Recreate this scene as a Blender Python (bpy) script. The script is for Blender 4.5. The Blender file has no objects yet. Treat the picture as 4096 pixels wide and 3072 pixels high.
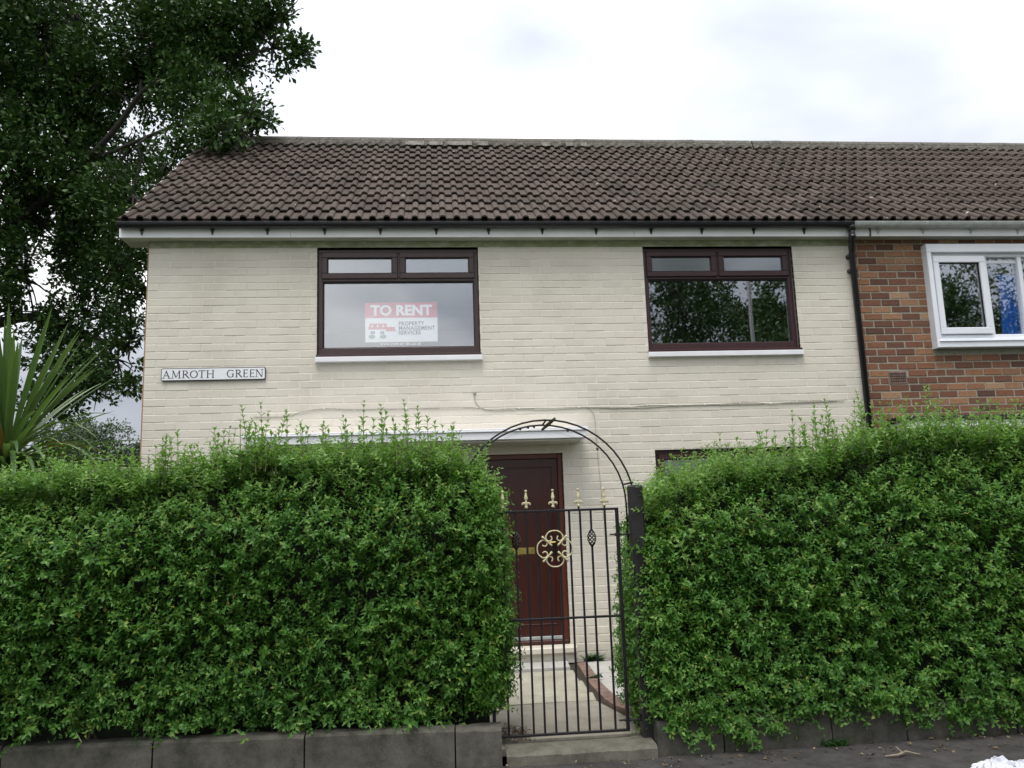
import bpy, math, random
import numpy as np
from mathutils import Matrix, Vector

# ------------------------------------------------------------------ camera
SC = bpy.context.scene
COL = SC.collection
rng = np.random.default_rng(7)
random.seed(7)
cam = bpy.data.cameras.new("camera")
camo = bpy.data.objects.new("camera", cam)
COL.objects.link(camo)
right = Vector((0.9955513, -0.08813139, -0.03332381))
up = Vector((0.01868983, -0.16193333, 0.98662469))
fwd = Vector((0.09234884, 0.98285831, 0.15956577))
CAM = Vector((3.02487, -8.61326, 1.49854))
m = Matrix((right, up, -fwd)).transposed().to_4x4()
m.translation = CAM
camo.matrix_world = m
cam.sensor_width = 36.0
cam.lens = 3246.72 / 4096 * 36
cam.clip_start = 0.05
cam.clip_end = 600
SC.camera = camo

# ------------------------------------------------------------------ sky, sun, exposure
W = bpy.data.worlds.new("World")
SC.world = W
W.use_nodes = True
SUN_EL, SUN_AZ = math.radians(68), math.radians(200)     # high, behind the camera and to its left
def build_world():
    nt = W.node_tree
    nt.nodes.clear()
    N, L = nt.nodes.new, nt.links.new
    out = N("ShaderNodeOutputWorld"); bg = N("ShaderNodeBackground")
    sky = N("ShaderNodeTexSky"); sky.sky_type = 'NISHITA'; sky.sun_disc = False
    sky.sun_elevation = SUN_EL; sky.sun_rotation = SUN_AZ
    tc = N("ShaderNodeTexCoord")
    mp = N("ShaderNodeMapping"); mp.inputs["Scale"].default_value = (1.0, 1.0, 2.2)
    mp.inputs["Location"].default_value = (5.3, 1.1, 0.3)
    n1 = N("ShaderNodeTexNoise"); n1.inputs["Scale"].default_value = 1.7
    n1.inputs["Detail"].default_value = 5; n1.inputs["Roughness"].default_value = 0.45
    n1.inputs["Distortion"].default_value = 0.35
    r1 = N("ShaderNodeValToRGB")
    e = r1.color_ramp.elements
    e[0].position = 0.36; e[0].color = (0.40, 0.425, 0.485, 1)
    e[1].position = 0.62; e[1].color = (1.12, 1.12, 1.12, 1)
    m1 = e = r1.color_ramp.elements.new(0.50); m1.color = (0.60, 0.625, 0.675, 1)
    sep = N("ShaderNodeSeparateXYZ")
    el = N("ShaderNodeMath"); el.operation = 'MAXIMUM'; el.inputs[1].default_value = 0.0
    grad = N("ShaderNodeMath"); grad.operation = 'MULTIPLY_ADD'       # overcast sky: brighter towards the zenith
    grad.inputs[1].default_value = 1.75; grad.inputs[2].default_value = 0.42
    mul = N("ShaderNodeVectorMath"); mul.operation = 'SCALE'
    sk = N("ShaderNodeVectorMath"); sk.operation = 'SCALE'; sk.inputs["Scale"].default_value = 0.10
    mix = N("ShaderNodeMix"); mix.data_type = 'RGBA'; mix.inputs[0].default_value = 0.94
    L(tc.outputs["Generated"], mp.inputs["Vector"]); L(mp.outputs[0], n1.inputs["Vector"])
    L(n1.outputs["Fac"], r1.inputs[0])
    L(tc.outputs["Generated"], sep.inputs[0]); L(sep.outputs["Z"], el.inputs[0]); L(el.outputs[0], grad.inputs[0])
    L(r1.outputs[0], mul.inputs[0]); L(grad.outputs[0], mul.inputs["Scale"])
    L(sky.outputs[0], sk.inputs[0])
    L(sk.outputs[0], mix.inputs[6]); L(mul.outputs[0], mix.inputs[7])
    L(mix.outputs[2], bg.inputs["Color"]); bg.inputs["Strength"].default_value = 1.0
    L(bg.outputs[0], out.inputs["Surface"])
build_world()
sl = bpy.data.lights.new("sun", 'SUN')
sl.energy = 1.5
sl.angle = math.radians(24)
sl.color = (1.0, 0.97, 0.92)
so = bpy.data.objects.new("sun", sl)
COL.objects.link(so)
# direction towards the sun
sd = Vector((math.sin(SUN_AZ) * math.cos(SUN_EL), math.cos(SUN_AZ) * math.cos(SUN_EL), math.sin(SUN_EL)))
so.rotation_euler = sd.to_track_quat('Z', 'Y').to_euler()
so.location = (0, -20, 30)
VS = SC.view_settings
VS.view_transform = 'Standard'
VS.look = 'None'
VS.gamma = 1.0
VS.exposure = 0.72
VS.use_curve_mapping = False

# ------------------------------------------------------------------ materials
def nmat(name, fn):
    mt = bpy.data.materials.new(name)
    mt.use_nodes = True
    nt = mt.node_tree
    b = nt.nodes["Principled BSDF"]
    fn(nt, b)
    return mt
def noise(nt, scale, detail=4, rough=0.55, coord='Object', sc=None):
    tc = nt.nodes.new("ShaderNodeTexCoord")
    n = nt.nodes.new("ShaderNodeTexNoise")
    n.inputs["Scale"].default_value = scale
    n.inputs["Detail"].default_value = detail
    n.inputs["Roughness"].default_value = rough
    src = tc.outputs[coord]
    if coord == 'World':
        src = None
    if sc:
        mp = nt.nodes.new("ShaderNodeMapping"); mp.inputs["Scale"].default_value = sc
        nt.links.new(src, mp.inputs[0]); src = mp.outputs[0]
    nt.links.new(src, n.inputs["Vector"])
    return n.outputs["Fac"]
def wnoise(nt, scale, detail=4, rough=0.55, sc=None):
    g = nt.nodes.new("ShaderNodeNewGeometry")
    n = nt.nodes.new("ShaderNodeTexNoise")
    n.inputs["Scale"].default_value = scale
    n.inputs["Detail"].default_value = detail
    n.inputs["Roughness"].default_value = rough
    src = g.outputs["Position"]
    if sc:
        mp = nt.nodes.new("ShaderNodeMapping"); mp.inputs["Scale"].default_value = sc
        nt.links.new(src, mp.inputs[0]); src = mp.outputs[0]
    nt.links.new(src, n.inputs["Vector"])
    return n.outputs["Fac"]
def ramp(nt, src, stops):
    r = nt.nodes.new("ShaderNodeValToRGB")
    els = r.color_ramp.elements
    while len(els) < len(stops):
        els.new(0.5)
    for e, (p, c) in zip(els, stops):
        e.position = p
        e.color = (*c, 1) if len(c) == 3 else c
    nt.links.new(src, r.inputs[0])
    return r.outputs[0]
def mixc(nt, fac, a, b, mode='MIX'):
    mx = nt.nodes.new("ShaderNodeMix"); mx.data_type = 'RGBA'; mx.blend_type = mode
    for s, v in ((0, fac), (6, a), (7, b)):
        if hasattr(v, 'is_linked') or hasattr(v, 'links'):
            nt.links.new(v, mx.inputs[s])
        elif s == 0:
            mx.inputs[0].default_value = v
        else:
            mx.inputs[s].default_value = (*v, 1)
    return mx.outputs[2]
def rnd(nt):
    """one random number for each piece, whether it is an object of its own or an island of a joined mesh"""
    a = nt.nodes.new("ShaderNodeObjectInfo"); g = nt.nodes.new("ShaderNodeNewGeometry")
    ad = nt.nodes.new("ShaderNodeMath"); ad.operation = 'ADD'
    fr = nt.nodes.new("ShaderNodeMath"); fr.operation = 'FRACT'
    nt.links.new(a.outputs["Random"], ad.inputs[0]); nt.links.new(g.outputs["Random Per Island"], ad.inputs[1])
    nt.links.new(ad.outputs[0], fr.inputs[0])
    return fr.outputs[0]
def bump(nt, b, src, strength=0.3, dist=0.01):
    bp = nt.nodes.new("ShaderNodeBump")
    bp.inputs["Strength"].default_value = strength
    bp.inputs["Distance"].default_value = dist
    nt.links.new(src, bp.inputs["Height"])
    nt.links.new(bp.outputs[0], b.inputs["Normal"])
def setc(nt, b, c):
    if isinstance(c, tuple):
        b.inputs["Base Color"].default_value = (*c, 1)
    else:
        nt.links.new(c, b.inputs["Base Color"])
def plain(name, col, rough=0.5, var=0.12, scale=6, metal=0.0, bmp=0.0, bscale=60, spec=0.5):
    def f(nt, b):
        lo = tuple(max(0, x * (1 - var)) for x in col); hi = tuple(min(1, x * (1 + var)) for x in col)
        setc(nt, b, ramp(nt, wnoise(nt, scale, 5), [(0.3, lo), (0.7, hi)]))
        b.inputs["Roughness"].default_value = rough
        b.inputs["Metallic"].default_value = metal
        b.inputs["Specular IOR Level"].default_value = spec
        if bmp:
            bump(nt, b, wnoise(nt, bscale, 4), bmp, 0.004)
    return nmat(name, f)

def m_cream(nt, b):
    r = ramp(nt, rnd(nt), [(0.0, (0.632, 0.586, 0.505)), (0.45, (0.650, 0.602, 0.518)), (0.8, (0.665, 0.617, 0.533)), (1.0, (0.616, 0.570, 0.491))])
    d = ramp(nt, wnoise(nt, 1.1, 6, 0.6), [(0.33, (0.84, 0.835, 0.81)), (0.5, (0.96, 0.96, 0.95)), (0.65, (1.0, 1.0, 1.0))])
    c = mixc(nt, 1.0, r, d, 'MULTIPLY')
    st = ramp(nt, wnoise(nt, 4.0, 6, 0.7, (3.0, 3.0, 0.6)), [(0.60, (0, 0, 0)), (0.75, (1, 1, 1))])
    c = mixc(nt, mixf(nt, st, 0.20), c, (0.36, 0.31, 0.22))
    ch = ramp(nt, wnoise(nt, 17, 3, 0.5), [(0.765, (0, 0, 0)), (0.785, (1, 1, 1))])
    c = mixc(nt, mixf(nt, ch, 0.6), c, (0.30, 0.19, 0.12))
    setc(nt, b, c)
    b.inputs["Roughness"].default_value = 0.62
    b.inputs["Specular IOR Level"].default_value = 0.3
    bump(nt, b, wnoise(nt, 55, 5, 0.6), 0.45, 0.004)
def mixf(nt, src, k):
    mm = nt.nodes.new("ShaderNodeMath"); mm.operation = 'MULTIPLY'; mm.inputs[1].default_value = k
    nt.links.new(src, mm.inputs[0]); return mm.outputs[0]
M = {}
M['cream'] = nmat("cream_painted_brick", m_cream)
def m_cream_joint(nt, b):
    setc(nt, b, ramp(nt, wnoise(nt, 14, 5), [(0.35, (0.625, 0.58, 0.50)), (0.65, (0.685, 0.637, 0.552))]))
    b.inputs["Roughness"].default_value = 0.8
    bump(nt, b, wnoise(nt, 70, 4), 0.5, 0.004)
M['cream_joint'] = nmat("cream_painted_mortar", m_cream_joint)
def m_band(nt, b):
    g = ramp(nt, wnoise(nt, 5, 6, 0.7, (1, 1, 2)), [(0.35, (0.42, 0.41, 0.33)), (0.5, (0.27, 0.29, 0.18)), (0.7, (0.17, 0.20, 0.10))])
    setc(nt, b, g); b.inputs["Roughness"].default_value = 0.85
    bump(nt, b, wnoise(nt, 60, 4), 0.5, 0.004)
M['band'] = nmat("algae_stained_paint", m_band)
def m_red(nt, b):
    r = ramp(nt, rnd(nt), [(0.0, (0.100, 0.054, 0.041)), (0.22, (0.170, 0.078, 0.049)), (0.45, (0.215, 0.102, 0.060)),
                           (0.66, (0.130, 0.064, 0.046)), (0.80, (0.30, 0.170, 0.096)), (0.93, (0.26, 0.130, 0.072)), (1.0, (0.36, 0.24, 0.15))])
    d = ramp(nt, wnoise(nt, 22, 6, 0.65, (1, 1, 2.5)), [(0.3, (0.72, 0.70, 0.72)), (0.65, (1.12, 1.1, 1.05))])
    setc(nt, b, mixc(nt, 1.0, r, d, 'MULTIPLY')); b.inputs["Roughness"].default_value = 0.85
    b.inputs["Specular IOR Level"].default_value = 0.25
    bump(nt, b, wnoise(nt, 80, 5, 0.65), 0.5, 0.004)
M['red_brick'] = nmat("red_brick", m_red)
M['mortar'] = plain("grey_lime_mortar", (0.27, 0.258, 0.205), 0.95, 0.2, 20, bmp=0.5)
def m_tile(nt, b):
    r = ramp(nt, rnd(nt), [(0.0, (0.068, 0.052, 0.044)), (0.4, (0.082, 0.063, 0.053)), (0.75, (0.096, 0.075, 0.064)), (1.0, (0.058, 0.046, 0.040))])
    lich = ramp(nt, wnoise(nt, 26, 7, 0.75), [(0.62, (0, 0, 0)), (0.74, (1, 1, 1))])
    c = mixc(nt, mixf(nt, lich, 0.28), r, (0.18, 0.165, 0.14))
    moss = ramp(nt, wnoise(nt, 2.2, 6, 0.65), [(0.48, (0, 0, 0)), (0.70, (1, 1, 1))])
    c = mixc(nt, mixf(nt, moss, 0.5), c, (0.045, 0.043, 0.034))
    drop = ramp(nt, wnoise(nt, 9, 2, 0.4), [(0.755, (0, 0, 0)), (0.775, (1, 1, 1))])
    c = mixc(nt, mixf(nt, drop, 0.8), c, (0.45, 0.42, 0.36))
    setc(nt, b, c); b.inputs["Roughness"].default_value = 0.95
    b.inputs["Specular IOR Level"].default_value = 0.12
    bump(nt, b, wnoise(nt, 120, 5, 0.7), 0.6, 0.004)
M['tile'] = nmat("brown_concrete_tile", m_tile)
def m_ridge(nt, b):
    c = ramp(nt, wnoise(nt, 18, 7, 0.75), [(0.3, (0.05, 0.046, 0.038)), (0.52, (0.10, 0.09, 0.075)), (0.66, (0.17, 0.16, 0.13))])
    setc(nt, b, c); b.inputs["Roughness"].default_value = 0.95
    bump(nt, b, wnoise(nt, 50, 5, 0.7), 0.8, 0.006)
M['ridge'] = nmat("lichen_ridge_tile", m_ridge)
M['patch'] = plain("pale_repair_mortar", (0.165, 0.158, 0.133), 0.95, 0.4, 14, bmp=0.6)
M['black'] = plain("black_gloss_paint", (0.012, 0.012, 0.015), 0.32, 0.3, 30)
M['blackiron'] = plain("black_painted_iron", (0.009, 0.008, 0.010), 0.45, 0.4, 40, bmp=0.3, bscale=90, spec=0.3)
M['post'] = plain("black_stained_timber", (0.013, 0.011, 0.011), 0.55, 0.4, 25, bmp=0.4)
M['white'] = plain("white_plastic", (0.74, 0.74, 0.76), 0.35, 0.06, 5)
M['fascia'] = plain("white_fascia_board", (0.84, 0.83, 0.85), 0.4, 0.07, 4)
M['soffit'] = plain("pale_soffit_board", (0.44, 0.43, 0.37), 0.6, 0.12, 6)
M['greygutter'] = plain("pale_grey_gutter", (0.40, 0.42, 0.40), 0.45, 0.2, 12)
M['upvc'] = plain("white_window_plastic", (0.72, 0.74, 0.78), 0.3, 0.04, 4)
M['brownframe'] = plain("brown_window_plastic", (0.050, 0.026, 0.024), 0.38, 0.14, 18)
M['redframe'] = plain("mahogany_window_frame", (0.040, 0.012, 0.014), 0.38, 0.16, 18)
M['gasket'] = plain("black_gasket", (0.012, 0.010, 0.012), 0.6, 0.1)
M['gold'] = plain("worn_gold_paint", (0.50, 0.45, 0.27), 0.5, 0.30, 60, 0.05, bmp=0.4, bscale=140)
M['brass'] = plain("polished_brass", (0.62, 0.47, 0.16), 0.25, 0.1, 40, 0.9)
def m_door(nt, b):
    c = ramp(nt, wnoise(nt, 9, 5, 0.6, (7, 7, 0.5)), [(0.3, (0.032, 0.0056, 0.0036)), (0.7, (0.060, 0.0105, 0.0056))])
    setc(nt, b, c); b.inputs["Roughness"].default_value = 0.33
M['door'] = nmat("mahogany_varnish", m_door)
def m_doorf(nt, b):
    c = ramp(nt, wnoise(nt, 9, 5, 0.6, (7, 7, 0.5)), [(0.3, (0.075, 0.016, 0.009)), (0.7, (0.14, 0.036, 0.016))])
    setc(nt, b, c); b.inputs["Roughness"].default_value = 0.4
M['doorframe'] = nmat("red_brown_timber", m_doorf)
M['room'] = plain("dim_room_plaster", (0.30, 0.29, 0.27), 0.9, 0.05)
M['curtain'] = plain("blue_curtain", (0.02, 0.19, 0.70), 0.9, 0.25, 8)
M['cable'] = plain("grey_cream_cable", (0.34, 0.32, 0.27), 0.5, 0.25, 30)
M['dark'] = plain("dark_void", (0.006, 0.006, 0.006), 0.9, 0.1)
def m_conc(lo, hi, sc=4):
    def f(nt, b):
        c = ramp(nt, wnoise(nt, sc, 8, 0.68), [(0.28, lo), (0.70, hi)])
        sp = ramp(nt, wnoise(nt, 130, 3, 0.6), [(0.60, (0, 0, 0)), (0.70, (1, 1, 1))])
        c = mixc(nt, mixf(nt, sp, 0.35), c, tuple(min(1, x * 1.7) for x in hi))
        setc(nt, b, c); b.inputs["Roughness"].default_value = 0.92
        b.inputs["Specular IOR Level"].default_value = 0.25
        bump(nt, b, wnoise(nt, 90, 6, 0.7), 0.7, 0.005)
    return f
M['kerbconc'] = nmat("weathered_concrete", m_conc((0.030, 0.030, 0.022), (0.125, 0.118, 0.098), 6))
M['pathconc'] = nmat("path_concrete", m_conc((0.19, 0.17, 0.135), (0.31, 0.285, 0.235)))
M['stepconc'] = nmat("mossy_step_concrete", m_conc((0.060, 0.056, 0.042), (0.155, 0.145, 0.116), 7))
M['flag'] = nmat("buff_flagstone", m_conc((0.25, 0.23, 0.18), (0.42, 0.395, 0.315), 3))
M['greyflag'] = nmat("grey_flagstone", m_conc((0.33, 0.32, 0.29), (0.47, 0.455, 0.42), 3))
M['tarmac'] = nmat("worn_tarmac", m_conc((0.020, 0.019, 0.018), (0.066, 0.061, 0.056), 7))
M['road'] = nmat("road_asphalt", m_conc((0.040, 0.040, 0.041), (0.07, 0.07, 0.07), 3))
M['soil'] = plain("dark_soil", (0.035, 0.026, 0.018), 0.95, 0.4, 12, bmp=0.8)
M['edgebrick'] = plain("worn_edging_brick", (0.18, 0.115, 0.09), 0.9, 0.35, 14, bmp=0.6)
M['turf'] = plain("short_turf", (0.06, 0.095, 0.028), 0.95, 0.35, 9, bmp=0.8)
M['bag'] = plain("white_plastic_bag", (0.50, 0.515, 0.56), 0.4, 0.06, 10)
M['bark'] = plain("dark_bark", (0.020, 0.017, 0.013), 0.95, 0.4, 12, bmp=0.9, bscale=30)
M['twig'] = plain("brown_twig", (0.085, 0.06, 0.035), 0.9, 0.3, 30)
M['greenstem'] = plain("green_shoot_stem", (0.16, 0.17, 0.075), 0.7, 0.2, 30)
M['lampgrey'] = plain("grey_lamp_column", (0.13, 0.135, 0.135), 0.5, 0.15)

def leafmat(name, stops, rough=0.42, trans=0.28, tcol=(0.12, 0.26, 0.03), spec=0.5, big=None):
    mt = bpy.data.materials.new(name); mt.use_nodes = True
    nt = mt.node_tree; b = nt.nodes["Principled BSDF"]; out = nt.nodes["Material Output"]
    c = ramp(nt, rnd(nt), stops)
    if big:
        c = mixc(nt, 1.0, c, ramp(nt, wnoise(nt, big, 3), [(0.35, (0.72, 0.80, 0.76)), (0.65, (1.16, 1.12, 1.05))]), 'MULTIPLY')
    setc(nt, b, c)
    b.inputs["Roughness"].default_value = rough
    b.inputs["Specular IOR Level"].default_value = spec
    t = nt.nodes.new("ShaderNodeBsdfTranslucent"); t.inputs[0].default_value = (*tcol, 1)
    mx = nt.nodes.new("ShaderNodeMixShader"); mx.inputs[0].default_value = trans
    nt.links.new(b.outputs[0], mx.inputs[1]); nt.links.new(t.outputs[0], mx.inputs[2])
    nt.links.new(mx.outputs[0], out.inputs["Surface"])
    return mt
M['privet'] = leafmat("privet_leaf", [(0.0, (0.034, 0.105, 0.018)), (0.35, (0.058, 0.158, 0.026)), (0.7, (0.090, 0.210, 0.037)),
                                      (0.93, (0.145, 0.265, 0.048)), (0.985, (0.20, 0.29, 0.06)), (1.0, (0.30, 0.27, 0.06))], 0.42, 0.30, (0.16, 0.36, 0.025), 0.26, 1.6)
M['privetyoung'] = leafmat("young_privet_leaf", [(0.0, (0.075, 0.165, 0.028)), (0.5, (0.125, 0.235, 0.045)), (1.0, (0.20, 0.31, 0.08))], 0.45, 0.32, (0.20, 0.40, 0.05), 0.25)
M['oak'] = leafmat("oak_leaf", [(0.0, (0.017, 0.045, 0.010)), (0.5, (0.034, 0.080, 0.017)), (0.9, (0.060, 0.122, 0.027)), (1.0, (0.09, 0.13, 0.034))], 0.5, 0.12, (0.04, 0.10, 0.010), 0.22)
M['fartree'] = leafmat("far_tree_leaf", [(0.0, (0.035, 0.062, 0.028)), (0.6, (0.055, 0.088, 0.036)), (1.0, (0.085, 0.115, 0.05))], 0.6, 0.15, (0.06, 0.12, 0.02), 0.3)
M['sword'] = leafmat("sword_leaf", [(0.0, (0.036, 0.080, 0.022)), (0.5, (0.062, 0.120, 0.032)), (1.0, (0.110, 0.165, 0.05))], 0.42, 0.2, (0.13, 0.24, 0.04), 0.5)
M['swordold'] = leafmat("yellowing_sword_leaf", [(0.0, (0.20, 0.13, 0.03)), (1.0, (0.30, 0.17, 0.04))], 0.6, 0.2, (0.25, 0.17, 0.03), 0.3)
M['fern'] = leafmat("fern_leaf", [(0.0, (0.025, 0.07, 0.02)), (1.0, (0.06, 0.14, 0.035))], 0.5, 0.25, (0.08, 0.2, 0.02), 0.4)

M['litter'] = leafmat("dry_leaf_litter", [(0.0, (0.05, 0.03, 0.018)), (0.6, (0.13, 0.085, 0.045)), (0.9, (0.24, 0.18, 0.10)), (1.0, (0.34, 0.28, 0.17))], 0.8, 0.05, (0.1, 0.06, 0.02), 0.2)
M['stick'] = plain("pale_dry_wood", (0.21, 0.175, 0.12), 0.85, 0.3, 30)

def glassmat(name, boost=7.0, rough=0.012, frost=0.0, fcol=(0.5, 0.52, 0.55)):
    mt = bpy.data.materials.new(name); mt.use_nodes = True
    nt = mt.node_tree; nt.nodes.remove(nt.nodes["Principled BSDF"]); out = nt.nodes["Material Output"]
    fr = nt.nodes.new("ShaderNodeFresnel"); fr.inputs[0].default_value = 1.5
    k = nt.nodes.new("ShaderNodeMath"); k.operation = 'MULTIPLY'; k.inputs[1].default_value = boost; k.use_clamp = True
    gl = nt.nodes.new("ShaderNodeBsdfGlossy"); gl.inputs["Roughness"].default_value = rough
    gl.inputs["Color"].default_value = (0.95, 0.97, 1.0, 1)
    tr = nt.nodes.new("ShaderNodeBsdfTransparent"); tr.inputs[0].default_value = (0.98, 0.99, 0.99, 1)
    mx = nt.nodes.new("ShaderNodeMixShader")
    # several glass faces one behind the other: N r / (1 + (N - 1) r)
    dn = nt.nodes.new("ShaderNodeMath"); dn.operation = 'MULTIPLY_ADD'; dn.inputs[1].default_value = boost - 1; dn.inputs[2].default_value = 1.0
    dv = nt.nodes.new("ShaderNodeMath"); dv.operation = 'DIVIDE'
    nt.links.new(fr.outputs[0], k.inputs[0]); nt.links.new(fr.outputs[0], dn.inputs[0])
    nt.links.new(k.outputs[0], dv.inputs[0]); nt.links.new(dn.outputs[0], dv.inputs[1]); nt.links.new(dv.outputs[0], mx.inputs[0])
    base = tr.outputs[0]
    if frost:
        df = nt.nodes.new("ShaderNodeBsdfDiffuse"); df.inputs[0].default_value = (*fcol, 1)
        m2 = nt.nodes.new("ShaderNodeMixShader"); m2.inputs[0].default_value = frost
        nt.links.new(base, m2.inputs[1]); nt.links.new(df.outputs[0], m2.inputs[2]); base = m2.outputs[0]
    nt.links.new(base, mx.inputs[1]); nt.links.new(gl.outputs[0], mx.inputs[2])
    # slightly wavy panes
    g = nt.nodes.new("ShaderNodeNewGeometry"); n = nt.nodes.new("ShaderNodeTexNoise"); n.inputs["Scale"].default_value = 3.0
    bp = nt.nodes.new("ShaderNodeBump"); bp.inputs["Strength"].default_value = 0.006; bp.inputs["Distance"].default_value = 0.02
    nt.links.new(g.outputs["Position"], n.inputs["Vector"]); nt.links.new(n.outputs["Fac"], bp.inputs["Height"])
    nt.links.new(bp.outputs[0], gl.inputs["Normal"])
    nt.links.new(mx.outputs[0], out.inputs["Surface"])
    return mt
M['glass'] = glassmat("double_glazing")
M['frosted'] = glassmat("obscured_glazing", 7.0, 0.14, 0.11)

# ------------------------------------------------------------------ mesh helpers
def link(name, me, parent=None, loc=None):
    o = bpy.data.objects.new(name, me)
    COL.objects.link(o)
    if parent is not None:
        o.parent = parent
    if loc is not None:
        o.location = loc
    return o
def tag(o, label=None, cat=None, group=None, kind=None):
    if label: o["label"] = label
    if cat: o["category"] = cat
    if group: o["group"] = group
    if kind: o["kind"] = kind
    return o
def empty(name, loc=(0, 0, 0)):
    o = bpy.data.objects.new(name, None)
    o.empty_display_size = 0.2
    COL.objects.link(o)
    o.location = loc
    return o
class MB:
    def __init__(self):
        self.v = []; self.f = []
    def add(self, vs, fs):
        b = len(self.v)
        self.v += [tuple(map(float, p)) for p in vs]
        self.f += [tuple(b + i for i in f) for f in fs]
        return self
    def box(self, x0, x1, y0, y1, z0, z1):
        return self.add([(x0, y0, z0), (x1, y0, z0), (x1, y1, z0), (x0, y1, z0), (x0, y0, z1), (x1, y0, z1), (x1, y1, z1), (x0, y1, z1)],
                        [(0, 3, 2, 1), (4, 5, 6, 7), (0, 1, 5, 4), (1, 2, 6, 5), (2, 3, 7, 6), (3, 0, 4, 7)])
    def cbox(self, x0, x1, y0, y1, z0, z1, c=0.004):
        """box with chamfered front and vertical edges (front faces -y)"""
        F = [(x0 + c, y0, z0 + c), (x1 - c, y0, z0 + c), (x1 - c, y0, z1 - c), (x0 + c, y0, z1 - c)]
        S = [(x0, y0 + c, z0), (x1, y0 + c, z0), (x1, y0 + c, z1), (x0, y0 + c, z1)]
        B = [(x0, y1, z0), (x1, y1, z0), (x1, y1, z1), (x0, y1, z1)]
        fs = [(0, 1, 2, 3)]
        for i in range(4):
            j = (i + 1) % 4
            fs += [(i, 4 + i, 4 + j, j), (4 + i, 8 + i, 8 + j, 4 + j)]
        fs.append((11, 10, 9, 8))
        return self.add(F + S + B, fs)
    def tube(self, pts, r, seg=6, cap=True):
        pts = [Vector(p) for p in pts]
        n = len(pts)
        rr = r if hasattr(r, '__len__') else [r] * n
        base = len(self.v)
        prev = None
        for i, p in enumerate(pts):
            t = (pts[min(i + 1, n - 1)] - pts[max(i - 1, 0)])
            if t.length < 1e-9: t = Vector((0, 0, 1))
            t.normalize()
            if prev is None:
                a = Vector((0, 0, 1)) if abs(t.z) < 0.9 else Vector((1, 0, 0))
                u = t.cross(a).normalized()
            else:
                u = (prev - t * prev.dot(t))
                u = u.normalized() if u.length > 1e-6 else t.orthogonal().normalized()
            prev = u
            w = t.cross(u)
            for k in range(seg):
                an = 2 * math.pi * k / seg + (math.pi / 4 if seg == 4 else 0)
                self.v.append(tuple(p + (u * math.cos(an) + w * math.sin(an)) * rr[i]))
        for i in range(n - 1):
            for k in range(seg):
                a = base + i * seg + k; b2 = base + i * seg + (k + 1) % seg
                self.f.append((a, b2, b2 + seg, a + seg))
        if cap:
            self.f.append(tuple(base + k for k in reversed(range(seg))))
            self.f.append(tuple(base + (n - 1) * seg + k for k in range(seg)))
        return self
    def lathe(self, c, prof, seg=12, sy=1.0):
        base = len(self.v); n = len(prof)
        for r, z in prof:
            for k in range(seg):
                a = 2 * math.pi * k / seg
                self.v.append((c[0] + r * math.cos(a), c[1] + sy * r * math.sin(a), c[2] + z))
        for i in range(n - 1):
            for k in range(seg):
                a = base + i * seg + k; b2 = base + i * seg + (k + 1) % seg
                self.f.append((a, b2, b2 + seg, a + seg))
        self.f.append(tuple(base + k for k in reversed(range(seg))))
        self.f.append(tuple(base + (n - 1) * seg + k for k in range(seg)))
        return self
    def mesh(self, name, mat, smooth=False):
        me = bpy.data.meshes.new(name)
        me.from_pydata(self.v, [], self.f)
        if mat: me.materials.append(mat)
        if smooth:
            me.polygons.foreach_set("use_smooth", [True] * len(me.polygons))
        me.update()
        return me
    def build(self, name, mat, parent=None, loc=None, smooth=False):
        return link(name, self.mesh(name, mat, smooth), parent, loc)
def npmesh(name, V, F, mat, smooth=False):
    """V (n,3), F (m,k) index array"""
    me = bpy.data.meshes.new(name)
    V = np.asarray(V, np.float32); F = np.asarray(F, np.int32); k = F.shape[1]
    me.vertices.add(len(V)); me.vertices.foreach_set("co", V.ravel())
    me.loops.add(F.size); me.loops.foreach_set("vertex_index", F.ravel())
    me.polygons.add(len(F)); me.polygons.foreach_set("loop_start", np.arange(0, F.size, k, dtype=np.int32))
    if smooth: me.polygons.foreach_set("use_smooth", np.ones(len(F), bool))
    me.update(calc_edges=True)
    if mat: me.materials.append(mat)
    return me
def norm(a):
    return a / (np.linalg.norm(a, axis=-1, keepdims=True) + 1e-9)
def leafverts(P, D, Nn, L, Wd, fold=0.25, droop=0.12):
    """folded five-vertex leaves: base P, direction D, face normal Nn, length L, width Wd"""
    D = norm(D); S = norm(np.cross(D, Nn)); U = np.cross(S, D)
    L = np.asarray(L)[:, None]; Wd = np.asarray(Wd)[:, None]
    mid = P + D * L * 0.45
    tip = P + D * L - U * L * droop
    l = mid + S * Wd * 0.5 + U * Wd * fold; r = mid - S * Wd * 0.5 + U * Wd * fold
    V = np.stack([P, mid, tip, l, r], 1)
    n = len(P); b = (np.arange(n) * 5)[:, None, None]
    T = np.array([[0, 1, 3], [1, 2, 3], [0, 4, 1], [1, 4, 2]])[None] + b
    return V.reshape(-1, 3), T.reshape(-1, 3)
def kites(P, D, Nn, L, Wd, droop=0.1):
    D = norm(D); S = norm(np.cross(D, Nn)); U = np.cross(S, D)
    L = np.asarray(L)[:, None]; Wd = np.asarray(Wd)[:, None]
    V = np.stack([P, P + D * L * .55 + S * Wd * .5, P + D * L - U * L * droop, P + D * L * .55 - S * Wd * .5], 1)
    F = np.arange(len(P) * 4).reshape(-1, 4)
    return V.reshape(-1, 3), F

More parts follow.
